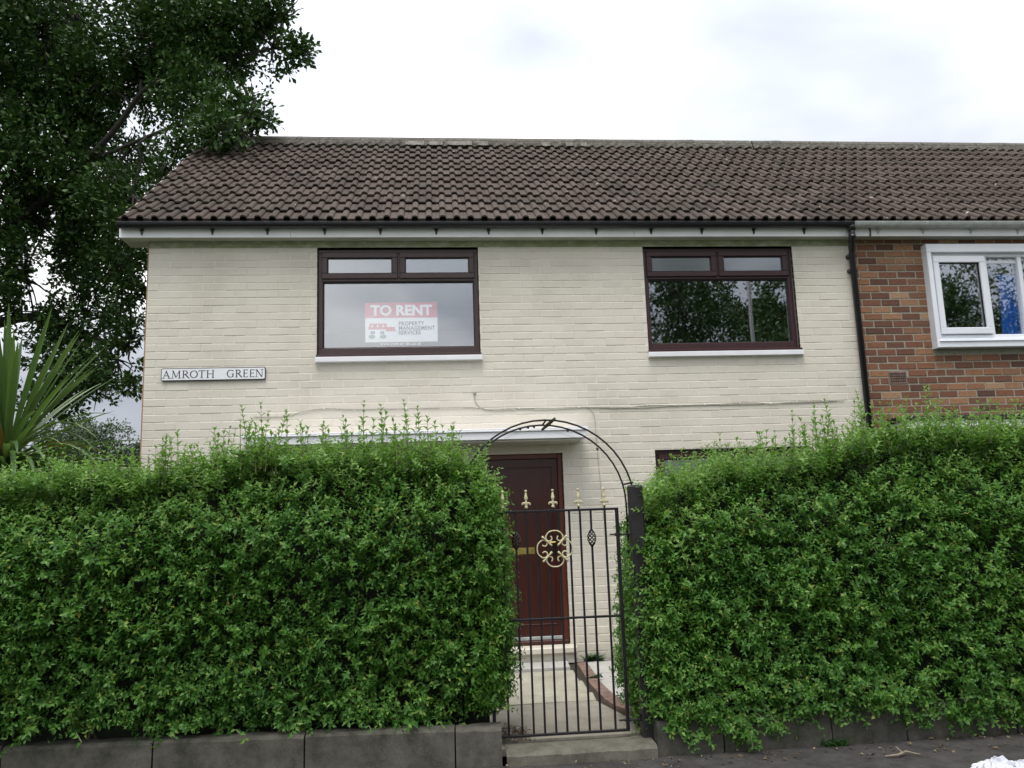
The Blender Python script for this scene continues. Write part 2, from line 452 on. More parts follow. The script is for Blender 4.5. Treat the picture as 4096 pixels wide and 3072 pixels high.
# ------------------------------------------------------------------ ground, road, pavement
def sheet(name, x0, x1, y0, y1, z, mat, kind='structure', parent=None, n=1):
    V = []; F = []
    for j in range(n + 1):
        for i in range(n + 1):
            V.append((x0 + (x1 - x0) * i / n, y0 + (y1 - y0) * j / n, z))
    for j in range(n):
        for i in range(n):
            a = j * (n + 1) + i
            F.append((a, a + 1, a + n + 2, a + n + 1))
    mb = MB(); mb.add(V, F)
    o = mb.build(name, mat, parent)
    if kind and parent is None: o["kind"] = kind
    return o
sheet("ground", -250, 250, -200, 300, -0.30, M['turf'])
sheet("road", -80, 80, -13.2, -6.6, -0.20, M['road'])
pv = MB(); pv.box(-60, 60, -6.45, -3.12, -0.29, -0.08)
pv.build("pavement", M['tarmac'])["kind"] = 'structure'
pv = MB(); pv.box(-60, 60, -16.0, -13.35, -0.29, -0.09)
pv.build("pavement", M['tarmac'])["kind"] = 'structure'
kb = empty("kerb"); kb["kind"] = 'structure'
for i in range(14):
    MB().cbox(-2.6 + i * .92, -2.6 + i * .92 + .91, -6.60, -6.452, -0.28, -0.075, .01).build("kerb_stone", M['kerbconc'], kb)
g = MB(); g.box(-16, 16, -2.76, 0.6, -0.28, -0.012)
g.build("garden", M['soil'])["kind"] = 'structure'

# ------------------------------------------------------------------ brick walls
BL, CH = 0.22686, 0.0825
JT = 0.0095
def intervals(x0, x1, z0, z1, ops):
    cut = [(a, b) for a, b, c, d in ops if c < z1 - 0.012 and d > z0 + 0.012]
    cut.sort(); res = []; x = x0
    for a, b in cut:
        if a > x: res.append((x, min(a, x1)))
        x = max(x, b)
    if x < x1: res.append((x, x1))
    return res
def brickmesh(name, mat, L=BL - JT, H=CH - JT, c=0.0035, depth=0.05):
    return MB().cbox(-L / 2, L / 2, 0, depth, -H / 2, H / 2, c).mesh(name, mat)
def lay(parent, x0, x1, z0, z1, ops, mat, visible, phase=0.0, proud=0.0018, limit=300, plane=0.0, JT=0.0075):
    B = []
    n0 = int(round(z0 / CH)); n1 = int(math.floor(z1 / CH + 0.01))
    for r in range(n0, n1 + 1):
        za, zb = r * CH + JT, (r + 1) * CH
        zb = min(zb, z1)
        if zb - za < 0.03: continue
        off = x0 + phase + (BL / 2 if r % 2 == 0 else 0.0) - 2 * BL
        for a, b in intervals(x0, x1, za, zb, ops):
            k = math.floor((a - off) / BL)
            x = off + k * BL
            while x < b - 1e-6:
                xa, xb = max(x, a), min(x + BL, b)
                lo = xa + (JT / 2 if xa > a + 1e-6 else 0.0); hi = xb - (JT / 2 if xb < b - 1e-6 else 0.0)
                if hi - lo > 0.03:
                    B.append((lo, hi, za, zb))
                x += BL
    def score(t):
        cx, cz = (t[0] + t[1]) / 2, (t[2] + t[3]) / 2
        d2 = (cx - CAM.x) ** 2 + CAM.y ** 2 + (cz - CAM.z) ** 2
        return (t[1] - t[0]) * (t[3] - t[2]) / d2 * (1.0 if visible(cx, cz) else 0.001)
    B.sort(key=score, reverse=True)
    me = brickmesh("brick", mat, BL - JT, CH - JT, .005 if JT < .01 else .004)
    rest = MB()
    for i, (xa, xb, za, zb) in enumerate(B):
        y = plane + random.uniform(-proud, proud); dz = random.uniform(-.0012, .0012)
        if i < limit:
            o = link("brick", me, parent, ((xa + xb) / 2, y, (za + zb) / 2 + dz))
            o.scale = ((xb - xa) / (BL - JT), 1, (zb - za) / (CH - JT))
            o.rotation_euler = (random.uniform(-.006, .006), random.uniform(-.004, .004), random.uniform(-.004, .004))
        else:
            rest.cbox(xa, xb, y, plane + .05, za + dz, zb + dz, .0035)
    if rest.v:
        rest.build("brickwork", mat, parent)["kind"] = 'stuff'
def backing(name, x0, x1, z0, z1, ops, y, mat, parent, depth=0.28):
    """wall core with window and door openings: front sheet at y and the four reveals of each opening"""
    mb = MB()
    xs = sorted({x0, x1, *[o[0] for o in ops], *[o[1] for o in ops]}); zs = sorted({z0, z1, *[o[2] for o in ops], *[o[3] for o in ops]})
    xs = [x for x in xs if x0 <= x <= x1]; zs = [z for z in zs if z0 <= z <= z1]
    for a, b in zip(xs, xs[1:]):
        for c, d in zip(zs, zs[1:]):
            mx, mz = (a + b) / 2, (c + d) / 2
            if any(o[0] < mx < o[1] and o[2] < mz < o[3] for o in ops): continue
            mb.add([(a, y, c), (b, y, c), (b, y, d), (a, y, d)], [(0, 1, 2, 3)])
    for a, b, c, d in ops:
        e = y + depth
        mb.add([(a, y, c), (a, e, c), (a, e, d), (a, y, d)], [(0, 1, 2, 3)])
        mb.add([(b, y, c), (b, y, d), (b, e, d), (b, e, c)], [(0, 1, 2, 3)])
        mb.add([(a, y, d), (a, e, d), (b, e, d), (b, y, d)], [(0, 1, 2, 3)])
        mb.add([(a, y, c), (b, y, c), (b, e, c), (a, e, c)], [(0, 1, 2, 3)])
    return mb.build(name, mat, parent)

XB = 7.785            # party line between the two houses
house = empty("end_terrace_house", (0, 0, 0))
tag(house, "cream painted brick house with brown windows and a red brown front door", "house")
WINL = (1.760, 3.506, 3.19, 4.437)
WINR = (5.362, 7.105, 3.19, 4.437)
WINLR = (5.362, 7.105, 0.94, 2.145)
WINLL = (1.760, 3.10, 0.94, 2.145)
DOOR = (3.46, 4.350, 0.165, 2.142)
OPS = [WINL, WINR, WINLR, WINLL, DOOR]
wall = backing("wall", 0.0, XB, -0.05, 4.52, OPS, 0.0028, M['cream_joint'], house)
lay(wall, 0.0, XB, 0.0, 4.437, OPS + [(4.925, 5.035, .083, .165)], M['cream'], lambda x, z: (z > 2.02 and not (x < 3.6 and z < 2.15)) or (4.36 < x < 4.9 and z > .2))
MB().box(0.0, XB, -0.003, 0.1, 4.437, 4.515).build("wall_plate", M['band'], house)

# gable, back and party walls (the far sides of the house)
def body(parent, x0, x1, mat, left, righ):
    D, ZE, ZR, YR = 5.4, 4.6, 6.72, 2.62
    mb = MB()
    if left:
        mb.add([(x0, .006, -.05), (x0, D, -.05), (x0, D, ZE), (x0, YR, ZR), (x0, .006, ZE)], [(0, 4, 3, 2, 1)])
        mb.add([(x0, .006, -.05), (0.002, .006, -.05), (0.002, .006, ZE), (x0, .006, ZE)], [(0, 1, 2, 3)])
    if righ:
        mb.add([(x1, .006, -.05), (x1, D, -.05), (x1, D, ZE), (x1, YR, ZR), (x1, .006, ZE)], [(0, 1, 2, 3, 4)])
    mb.add([(x0, D, -.05), (x1, D, -.05), (x1, D, ZE), (x0, D, ZE)], [(0, 3, 2, 1)])
    return mb.build("side_wall", mat, parent)
body(house, -0.014, XB, M['red_brick'], True, False)
def rooms(parent, x0, x1):
    mb = MB()
    y0, y1 = .29, 4.6
    for z0, z1 in ((.02, 2.3), (2.42, 4.55)):
        mb.add([(x0, y0, z0), (x1, y0, z0), (x1, y1, z0), (x0, y1, z0)], [(0, 1, 2, 3)])
        mb.add([(x0, y0, z1), (x1, y0, z1), (x1, y1, z1), (x0, y1, z1)], [(3, 2, 1, 0)])
        mb.add([(x0, y1, z0), (x1, y1, z0), (x1, y1, z1), (x0, y1, z1)], [(0, 1, 2, 3)])
        for x in (x0, x1, (x0 + x1) / 2):
            mb.add([(x, y0, z0), (x, y1, z0), (x, y1, z1), (x, y0, z1)], [(0, 1, 2, 3)])
    return mb.build("room_walls", M['room'], parent)
rooms(house, 0.05, XB - .05)

# ------------------------------------------------------------------ brown casement windows
def rect_frame(mb, x0, x1, z0, z1, y0, y1, w, wt=None, wb=None, c=.006):
    wt = wt or w; wb = wb or w
    mb.cbox(x0, x1, y0, y1, z0, z0 + wb, c); mb.cbox(x0, x1, y0, y1, z1 - wt, z1, c)
    mb.cbox(x0, x0 + w, y0 + .0015, y1, z0 + wb - .004, z1 - wt + .004, c); mb.cbox(x1 - w, x1, y0 + .0015, y1, z0 + wb - .004, z1 - wt + .004, c)
def brown_window(op, fm, lowsill=True, zt=4.075, sill=True):
    x0, x1, zb, zt_ = op
    zb0 = zb + 0.075
    t = MB()
    rect_frame(t, x0 + .004, x1 - .004, zb0 - .01, zt_ - .004, .048, .12, .052, .05, .075)
    zm = zb0 + (zt_ - zb0) * 0.70
    xm = (x0 + x1) / 2
    t.cbox(x0 + .05, x1 - .05, .052, .118, zm - .016, zm + .022, .006)
    t.cbox(xm - .018, xm + .018, .052, .118, zm + .02, zt_ - .05, .006)
    w = t.build("window", fm, house)
    for a, b in ((x0 + .044, xm - .012), (xm + .012, x1 - .044)):
        s = MB(); rect_frame(s, a, b, zm + .012, zt_ - .042, .030, .075, .062)
        so_ = s.build("casement", fm, w)
        gk = MB(); rect_frame(gk, a + .056, b - .056, zm + .068, zt_ - .098, .046, .074, .012, c=.002)
        gk.build("gasket", M['gasket'], w)
        MB().box(a + .06, b - .06, .064, .068, zm + .07, zt_ - .10).build("pane", M['frosted'], w)
    gk = MB(); rect_frame(gk, x0 + .053, x1 - .053, zb0 + .062, zm - .014, .066, .110, .012, c=.002)
    gk.build("gasket", M['gasket'], w)
    MB().box(x0 + .06, x1 - .06, .090, .094, zb0 + .066, zm - .016).build("pane", M['glass'], w)
    if sill:
        s = MB()
        s.add([(x0 - .004, .05, zb0 + .0), (x1 + .004, .05, zb0), (x1 + .004, -.035, zb0 - .022), (x0 - .004, -.035, zb0 - .022),
               (x0 - .004, .05, zb0 - .05), (x1 + .004, .05, zb0 - .05), (x1 + .004, -.035, zb0 - .05), (x0 - .004, -.035, zb0 - .05)],
              [(3, 2, 1, 0), (4, 5, 6, 7), (3, 7, 6, 2), (0, 4, 7, 3), (2, 6, 5, 1)])
        s.build("inner_sill", fm, w)
        s = MB(); s.cbox(x0 - .012, x1 + .015, -.052, .05, zb - .028, zb + .027, .005)
        s.build("sill", M['white'], w)
    return w
brown_window(WINL, M['brownframe'])
brown_window(WINR, M['redframe'])
brown_window(WINLR, M['redframe'])
brown_window(WINLL, M['redframe'])

# ------------------------------------------------------------------ front door
x0, x1, z0, z1 = DOOR
d = MB(); d.cbox(3.512, 4.300, .085, .125, .245, 2.088, .004)
for k in range(5):       # bead of the plain planked leaf
    pass
door = d.build("door", M['door'], house)
t = MB()
t.cbox(x0 + .003, x0 + .05, .045, .14, z0 + .03, z1 - .003, .005); t.cbox(x1 - .05, x1 - .003, .045, .14, z0 + .03, z1 - .003, .005)
t.cbox(x0 + .05, x1 - .05, .0465, .14, z1 - .052, z1 - .003, .005)
t.build("door_frame", M['doorframe'], door)
t = MB(); rect_frame(t, 3.575, 4.237, .36, 2.00, .077, .09, .012, c=.004)
t.build("door_bead", M['door'], door)
MB().cbox(3.512, 4.30, .070, .086, .21, .246, .004).build("weather_bar", M['greygutter'], door)
MB().cbox(3.47, 4.34, .02, .14, .168, .209, .006).build("threshold", M['door'], door)
lb = MB(); lb.cbox(3.750, 4.026, .076, .0845, 1.088, 1.157, .004)
lbo = lb.build("letterbox", M['brass'], door)
MB().cbox(3.775, 4.001, .070, .077, 1.100, 1.143, .004).build("letterbox_flap", M['brass'], door)
hp = MB(); hp.cbox(4.222, 4.254, .074, .0845, 1.07, 1.24, .003)
hpo = hp.build("handle_plate", M['blackiron'], door)
MB().tube([(4.238, .078, 1.205), (4.238, .035, 1.205), (4.17, .03, 1.203)], .009, 6).build("lever", M['brass'], door)
ds = MB(); ds.cbox(3.44, 4.395, -.16, .045, .10, .166, .012)
ds.build("door_step", M['cream'], house)
MB().cbox(3.46, 4.375, -.12, .0, .0, .098, .006).build("step_riser", M['cream_joint'], house)

# ------------------------------------------------------------------ porch canopy
cn = MB(); cn.cbox(1.10, 4.545, -.40, -.004, 2.262, 2.338, .004)
canopy = cn.build("canopy", M['white'], house)
MB().cbox(1.09, 4.572, -.415, -.004, 2.340, 2.358, .004).build("canopy_trim", M['white'], canopy)
MB().cbox(1.095, 4.565, -.408, -.004, 2.3595, 2.374, .004).build("canopy_trim", M['white'], canopy)
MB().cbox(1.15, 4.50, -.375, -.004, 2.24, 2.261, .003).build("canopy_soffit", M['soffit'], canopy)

# ------------------------------------------------------------------ fascia, soffit, gutter, downpipe
ZS = 4.512
FX0 = -.262
def fascia(parent, x0, x1, joints, mat):
    xs = [x0] + joints + [x1]
    for a, b in zip(xs, xs[1:]):
        MB().cbox(a + .0015, b - .0015, -.142, -.128, ZS - .006, 4.655, .002).build("fascia_board", mat, parent)
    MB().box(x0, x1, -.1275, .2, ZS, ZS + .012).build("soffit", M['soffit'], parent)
fascia(house, FX0, XB, [1.5, 5.24], M['fascia'])
def gutter(parent, name, x0, x1, mat, brackets, yc=-.200, zc=4.637, r=.052):
    mb = MB(); seg = 10
    for rr, rev in ((r, False), (r - .006, True)):
        for i in range(seg):
            a0 = math.pi + math.pi * i / seg; a1 = math.pi + math.pi * (i + 1) / seg
            q = [(x0, yc + rr * math.cos(a0), zc + rr * math.sin(a0)), (x1, yc + rr * math.cos(a0), zc + rr * math.sin(a0)),
                 (x1, yc + rr * math.cos(a1), zc + rr * math.sin(a1)), (x0, yc + rr * math.cos(a1), zc + rr * math.sin(a1))]
            mb.add(q, [(0, 1, 2, 3)])
    mb.cbox(x0, x1, yc - r - .004, yc - r + .006, zc - .002, zc + .008, .002)
    for x in (x0, x1):
        mb.add([(x, yc + r * math.cos(math.pi + math.pi * i / seg), zc + r * math.sin(math.pi + math.pi * i / seg)) for i in range(seg + 1)], [tuple(range(seg + 1))])
    go = mb.build(name, mat, parent, smooth=False)
    for x in brackets:
        b = MB()
        b.add([(x - .018, -.143, zc - .01), (x + .018, -.143, zc - .01), (x + .006, -.143, zc - .108), (x - .006, -.143, zc - .108),
               (x - .018, -.152, zc - .06), (x + .018, -.152, zc - .06), (x + .006, -.149, zc - .108), (x - .006, -.149, zc - .108),
               (x - .02, yc, zc - r - .004), (x + .02, yc, zc - r - .004)],
              [(4, 5, 6, 7), (8, 9, 5, 4), (0, 8, 4), (1, 5, 9), (0, 4, 7, 3), (1, 2, 6, 5)])
        pts = [(x, yc + (r + .004) * math.cos(math.pi + math.pi * i / 8), zc + (r + .004) * math.sin(math.pi + math.pi * i / 8)) for i in range(9)]
        for p, q in zip(pts, pts[1:]):
            b.add([(x - .012, p[1], p[2]), (x + .012, p[1], p[2]), (x + .012, q[1], q[2]), (x - .012, q[1], q[2])], [(0, 1, 2, 3)])
        b.build("gutter_bracket", mat, go)
    return go
gutter(house, "gutter", FX0 + .01, XB - .03, M['black'], [-.03, .69, 1.26, 1.86, 2.45, 3.05, 3.62, 4.21, 4.81, 5.43, 6.01, 6.61, 7.20])
XD = 7.735
dp = MB()
dp.tube([(XD, -.20, 4.60), (XD, -.20, 4.50), (XD, -.19, 4.47), (XD + .05, -.07, 4.37), (XD + .055, -.05, 4.33), (XD + .055, -.05, 0.05)], .034, 10)
dpo = dp.build("downpipe", M['black'], house, smooth=True)
MB().tube([(XD, -.2, 4.63), (XD, -.2, 4.555)], .045, 10).build("gutter_outlet", M['black'], dpo, smooth=True)
MB().tube([(XD, -.2, 4.50), (XD, -.2, 4.46)], .041, 10).build("pipe_socket", M['black'], dpo, smooth=True)
for z in (4.30, 4.13, 2.46):
    MB().cbox(XD + .005, XD + .105, -.058, -.002, z - .018, z + .018, .004).build("pipe_clip", M['black'], dpo)
# air brick by the foot of the wall
v = MB(); rect_frame(v, 4.928, 5.032, .086, .163, -.003, .02, .012, c=.002); v.cbox(4.94, 5.02, -.002, .02, .119, .131, .002)
vo = v.build("air_vent", M['white'], house)
MB().box(4.94, 5.02, .012, .018, .095, .155).build("vent_slot", M['dark'], vo)

# ------------------------------------------------------------------ roof
PI38 = math.radians(38)
YE, ZE = -.215, 4.660
GA = .315
CS, SN = math.cos(PI38), math.sin(PI38)
def onroof(x, s, n):
    return (x, YE + s * CS - n * SN, ZE + s * SN + n * CS)
def tile_profile():
    pts = []
    for h in (0.0, .15):
        pts += [(h + .000, 0), (h + .038, 0.0)]
        for k in range(1, 6):
            a = math.pi * k / 6
            pts.append((h + .074 - .036 * math.cos(a), .034 * math.sin(a) ** .8))
        pts += [(h + .110, 0.0)]
    pts.append((.2985, .0))
    return pts
def tilemesh(L=.37):
    P = tile_profile(); n = len(P)
    mb = MB()
    V = [(u, 0.0, h) for u, h in P] + [(u, L, h - .004) for u, h in P] + [(u, 0.0, h - .017) for u, h in P] + [(u, .06, h - .017) for u, h in P]
    F = []
    for i in range(n - 1):
        F += [(i, i + 1, n + i + 1, n + i), (2 * n + i, 2 * n + i + 1, i + 1, i), (3 * n + i, 3 * n + i + 1, 2 * n + i + 1, 2 * n + i)]
    F += [(0, n, 3 * n, 2 * n), (n - 1, 3 * n - 1, 4 * n - 1, 2 * n - 1)]
    mb.add(V, F)
    return mb.mesh("roof_tile", M['tile'])
TM = tilemesh(); TMS = tilemesh(.17)
TILT = math.atan2(.026, GA)
def roof(parent, x0, k0, k1, ridge_end_left, xa, xb):
    ul = MB()
    def P(x, s): return onroof(x, s, -.012)
    yr, zr = P(0, 3.63)[1:]
    ul.add([P(xa + .02, .03), P(xb, .03), P(xb, 3.63), P(xa + .02, 3.63)], [(0, 1, 2, 3)])
    back = [(xa + .02, yr + 3.63 * CS, zr - 3.63 * SN), (xb, yr + 3.63 * CS, zr - 3.63 * SN)]
    ul.add([P(xa + .02, 3.63), P(xb, 3.63), back[1], back[0]], [(0, 1, 2, 3)])
    rf = ul.build("roof", M['tile'], parent)
    rest = []
    for r in range(12):
        for k in range(k0, k1):
            me = TM if r < 11 else TMS
            base = onroof(x0 + k * .30, r * GA + (random.uniform(-.004, .004) if random.random() > .03 else random.uniform(-.03, .01)), .028 + random.uniform(-.002, .004))
            rot = (PI38 - TILT + random.uniform(-.006, .006), random.uniform(-.006, .006), random.uniform(-.006, .006))
            if (r < 11):
                o = link("roof_tile", me, rf, base); o.rotation_euler = rot
            else:
                rest.append((base, rot))
    mb = MB()
    for base, rot in rest:
        from mathutils import Euler
        R3 = Euler(rot).to_matrix()
        mb.add([R3 @ v.co + Vector(base) for v in TMS.vertices], [tuple(p.vertices) for p in TMS.polygons])
    mb.build("top_course_tiles", M['tile'], rf)["kind"] = 'stuff'
    # ridge: half round tiles bedded in mortar
    bed = MB()
    V = []; n = int((xb - xa) / .05)
    for i in range(n + 1):
        x = xa + (xb - xa) * i / n
        j = lambda a: random.uniform(-a, a)
        V += [onroof(x, 3.475 + j(.02), .035 + .012 * math.sin(2 * math.pi * (x - x0) / .15) + j(.006)), onroof(x, 3.53 + j(.01), .075 + j(.006)), onroof(x, 3.66, .11), (x, yr + .25, zr - .02)]
    F = []
    for i in range(n):
        for q in range(3):
            a = i * 4 + q
            F.append((a, a + 4, a + 5, a + 1))
    bed.add(V, F)
    bed.build("ridge_mortar", M['ridge'], rf)
    x = xa
    while x < xb - .05:
        L = min(.445, xb - x)
        rt = MB(); seg = 8; rad = .125
        dz = random.uniform(-.006, .008); tl = random.uniform(-.006, .006)
        for rr in (rad,):
            V = []
            for xx, q in ((x + .003, -1), (x + L - .003, 1)):
                for i in range(seg + 1):
                    a = math.pi * i / seg
                    V.append((xx, yr - rr * math.cos(a) + .0, zr + .005 + dz + tl * q + rr * .92 * math.sin(a)))
            F = [(i, i + seg + 1, i + seg + 2, i + 1) for i in range(seg)] + [tuple(range(seg, -1, -1)), tuple(range(seg + 1, 2 * seg + 2))]
            rt.add(V, F)
        rt.build("ridge_tile", M['ridge'], rf)
        x += .45
    return rf
XV = -.25
rf1 = roof(house, XV, 0, 27, True, XV, XV + 27 * .3 - .02)
def patch(rf, x, w, s=3.42, h=.085):
    mb = MB(); n = 10; V = []
    for i in range(n + 1):
        t = i / n; xx = x + w * t
        low = s + .02 * (1 - math.sin(math.pi * t)) + random.uniform(-.012, .012)
        V += [onroof(xx, low, .060), onroof(xx, low + h, .098)]
    F = [(2 * i, 2 * i + 2, 2 * i + 3, 2 * i + 1) for i in range(n)]
    mb.add(V, F); mb.build("mortar_patch", M['patch'], rf)
for x, w in ((2.64, .27), (2.98, .20), (3.26, .34), (3.68, .16), (4.62, .13), (4.98, .10), (5.2, .10)):
    patch(rf1, x, w)
# timber and mortar of the open gable verge
vb = MB()
a = [onroof(XV + .005, .02, -.16), onroof(XV + .005, 3.63, -.16), onroof(XV + .005, 3.63, .012), onroof(XV + .005, .02, .012)]
b = [(p[0] + .03, p[1], p[2]) for p in a]
vb.add(a + b, [(0, 3, 2, 1), (4, 5, 6, 7), (0, 1, 5, 4), (3, 7, 6, 2)])
vb.build("barge_board", M['soffit'], house)
ae = MB(); ae.tube([(1.72, 2.62, 6.86), (1.73, 2.62, 6.935), (1.48, 2.62, 6.895)], .006, 5)
ae.build("bent_ridge_wire", M['greygutter'], house)

# ------------------------------------------------------------------ neighbouring brick house
nb = empty("terrace_house", (XB, 0, 0))
nbr = nb
tag(nb, "red brick neighbouring house with white plastic window, right of the downpipe", "house")
nb.location = (0, 0, 0)
NX1 = 15.8
NWIN = (8.70, 10.52, 3.20, 4.40)
nw = backing("wall", XB, NX1, -.05, 4.52, [NWIN], .0065, M['mortar'], nb)
lay(nw, XB + .002, 13.4, 1.98, 4.51, [NWIN, (8.10, 8.325, 2.80, 2.965)], M['red_brick'], lambda x, z: z > 2.1 and x < 10.0, phase=.10, proud=.0025, plane=.002, JT=.0135)
body(nb, XB + .01, NX1, M['red_brick'], False, True)
rooms(nb, XB + .1, NX1 - .1)
fascia(nb, XB, NX1, [], M['fascia'])
gutter(nb, "gutter", XB - .028, NX1, M['greygutter'], [8.08, 8.62, 9.2, 9.78, 10.4])
MB().tube([(7.98, -.145, 4.62), (7.985, -.15, 4.56), (7.978, -.147, 4.49)], .009, 5).build("loose_wire", M['black'], nb)
roof(nb, XV, 27, 46, False, XV + 27 * .3, XV + 46 * .3)
# terracotta air brick with a grid of holes
av = MB(); av.cbox(8.105, 8.32, -.001, .03, 2.815, 2.962, .004)
avo = av.build("air_brick", M['edgebrick'], nb)
for r in range(4):
    for c in range(9):
        MB().box(8.124 + c * .0205, 8.136 + c * .0205, -.0035, .01, 2.836 + r * .0285, 2.854 + r * .0285).build("hole", M['dark'], avo)
# white window standing proud of the wall
x0, x1, z0, z1 = NWIN
t = MB()
rect_frame(t, 8.665, 10.55, 3.205, 4.425, -.105, .03, .055, .10, .10, .006)
rect_frame(t, 8.722, 10.49, 3.30, 4.33, -.055, .05, .05, .05, .06, .006)
t.cbox(9.365, 9.415, -.053, .05, 3.36, 4.28, .005)
nwin = t.build("window", M['upvc'], nb)
s = MB(); rect_frame(s, 8.745, 9.375, 3.365, 4.285, -.085, -.02, .068, .075, .075, .006)
s.build("casement", M['upvc'], nwin)
MB().box(8.805, 9.315, -.045, -.041, 3.43, 4.22).build("pane", M['glass'], nwin)
gk = MB(); rect_frame(gk, 8.808, 9.312, 3.435, 4.215, -.062, -.035, .010, c=.002); gk.build("gasket", M['gasket'], nwin)
MB().box(9.40, 9.82, -.012, -.008, 3.35, 4.29).build("pane", M['glass'], nwin)
t = MB(); t.cbox(9.80, 9.85, -.053, .05, 3.36, 4.28, .005); t.build("mullion", M['upvc'], nwin)
MB().box(9.84, 10.45, -.012, -.008, 3.35, 4.29).build("pane", M['glass'], nwin)
MB().cbox(8.69, 10.53, -.118, -.10, 3.272, 3.285, .003).build("sill", M['upvc'], nwin)
MB().cbox(9.42, 9.80, -.02, .01, 4.21, 4.25, .003).build("trickle_vent", M['upvc'], nwin)
cu = MB(); n = 40; V = []
for i in range(n + 1):
    tt = i / n
    for z in (3.30, 3.8, 4.10):
        w = .24 - .05 * (z - 3.3)
        V.append((9.58 + w * tt + .03 * (z - 3.3), .065 + .022 * math.sin(tt * 26 + z), z))
cu.add(V, [(3 * i + q, 3 * i + 3 + q, 3 * i + 4 + q, 3 * i + 1 + q) for i in range(n) for q in (0, 1)])
tag(cu.build("curtain", M['curtain'], None, smooth=True), "bright blue curtain hanging inside the white window of the brick house", "curtain")
# flat canopy above the hidden ground floor window next door
c = MB(); c.cbox(8.045, 11.2, -.33, -.004, 2.275, 2.352, .004); co = c.build("canopy", M['white'], nb)
MB().cbox(8.02, 11.22, -.35, -.004, 2.354, 2.412, .008).build("canopy_felt", M['post'], co)

# ------------------------------------------------------------------ flat lettering
def textmesh(body, size, mat, loc, name, parent, bold=0.0, align='LEFT', sx=1.0, shear=0.0, space=1.0):
    cu = bpy.data.curves.new("lettering", 'FONT')
    cu.body = body; cu.size = size; cu.offset = bold; cu.align_x = align; cu.resolution_u = 3
    cu.shear = shear; cu.space_character = space; cu.space_line = .86
    to = bpy.data.objects.new("lettering", cu); COL.objects.link(to)
    dg = bpy.context.evaluated_depsgraph_get()
    me = bpy.data.meshes.new_from_object(to.evaluated_get(dg))
    bpy.data.objects.remove(to); bpy.data.curves.remove(cu)
    me.materials.clear(); me.materials.append(mat)
    me.transform(Matrix.Diagonal((sx, 1, 1, 1)))
    o = link(name, me, parent, loc)
    o.rotation_euler = (math.pi / 2, 0, 0)
    return o
M['ink'] = plain("dark_sign_ink", (0.012, 0.013, 0.028), 0.4, 0.05)
M['greyink'] = plain("grey_print", (0.06, 0.07, 0.10), 0.6, 0.05)
M['signwhite'] = plain("white_sign_enamel", (0.72, 0.73, 0.75), 0.35, 0.04)
M['card'] = plain("white_printed_card", (0.90, 0.90, 0.90), 0.6, 0.02)
M['redprint'] = plain("red_print", (0.62, 0.025, 0.035), 0.6, 0.04)
M['greenprint'] = plain("green_print", (0.04, 0.26, 0.16), 0.6, 0.05)
def rrect(x0, x1, z0, z1, r, y0, y1, n=5):
    pts = []
    for cx, cz, a0 in ((x1 - r, z0 + r, -90), (x1 - r, z1 - r, 0), (x0 + r, z1 - r, 90), (x0 + r, z0 + r, 180)):
        for i in range(n + 1):
            a = math.radians(a0 + 90 * i / n)
            pts.append((cx + r * math.cos(a), cz + r * math.sin(a)))
    k = len(pts)
    V = [(x, y0, z) for x, z in pts] + [(x, y1, z) for x, z in pts]
    F = [tuple(range(k))] + [(i, k + i, k + (i + 1) % k, (i + 1) % k) for i in range(k)]
    return V, F
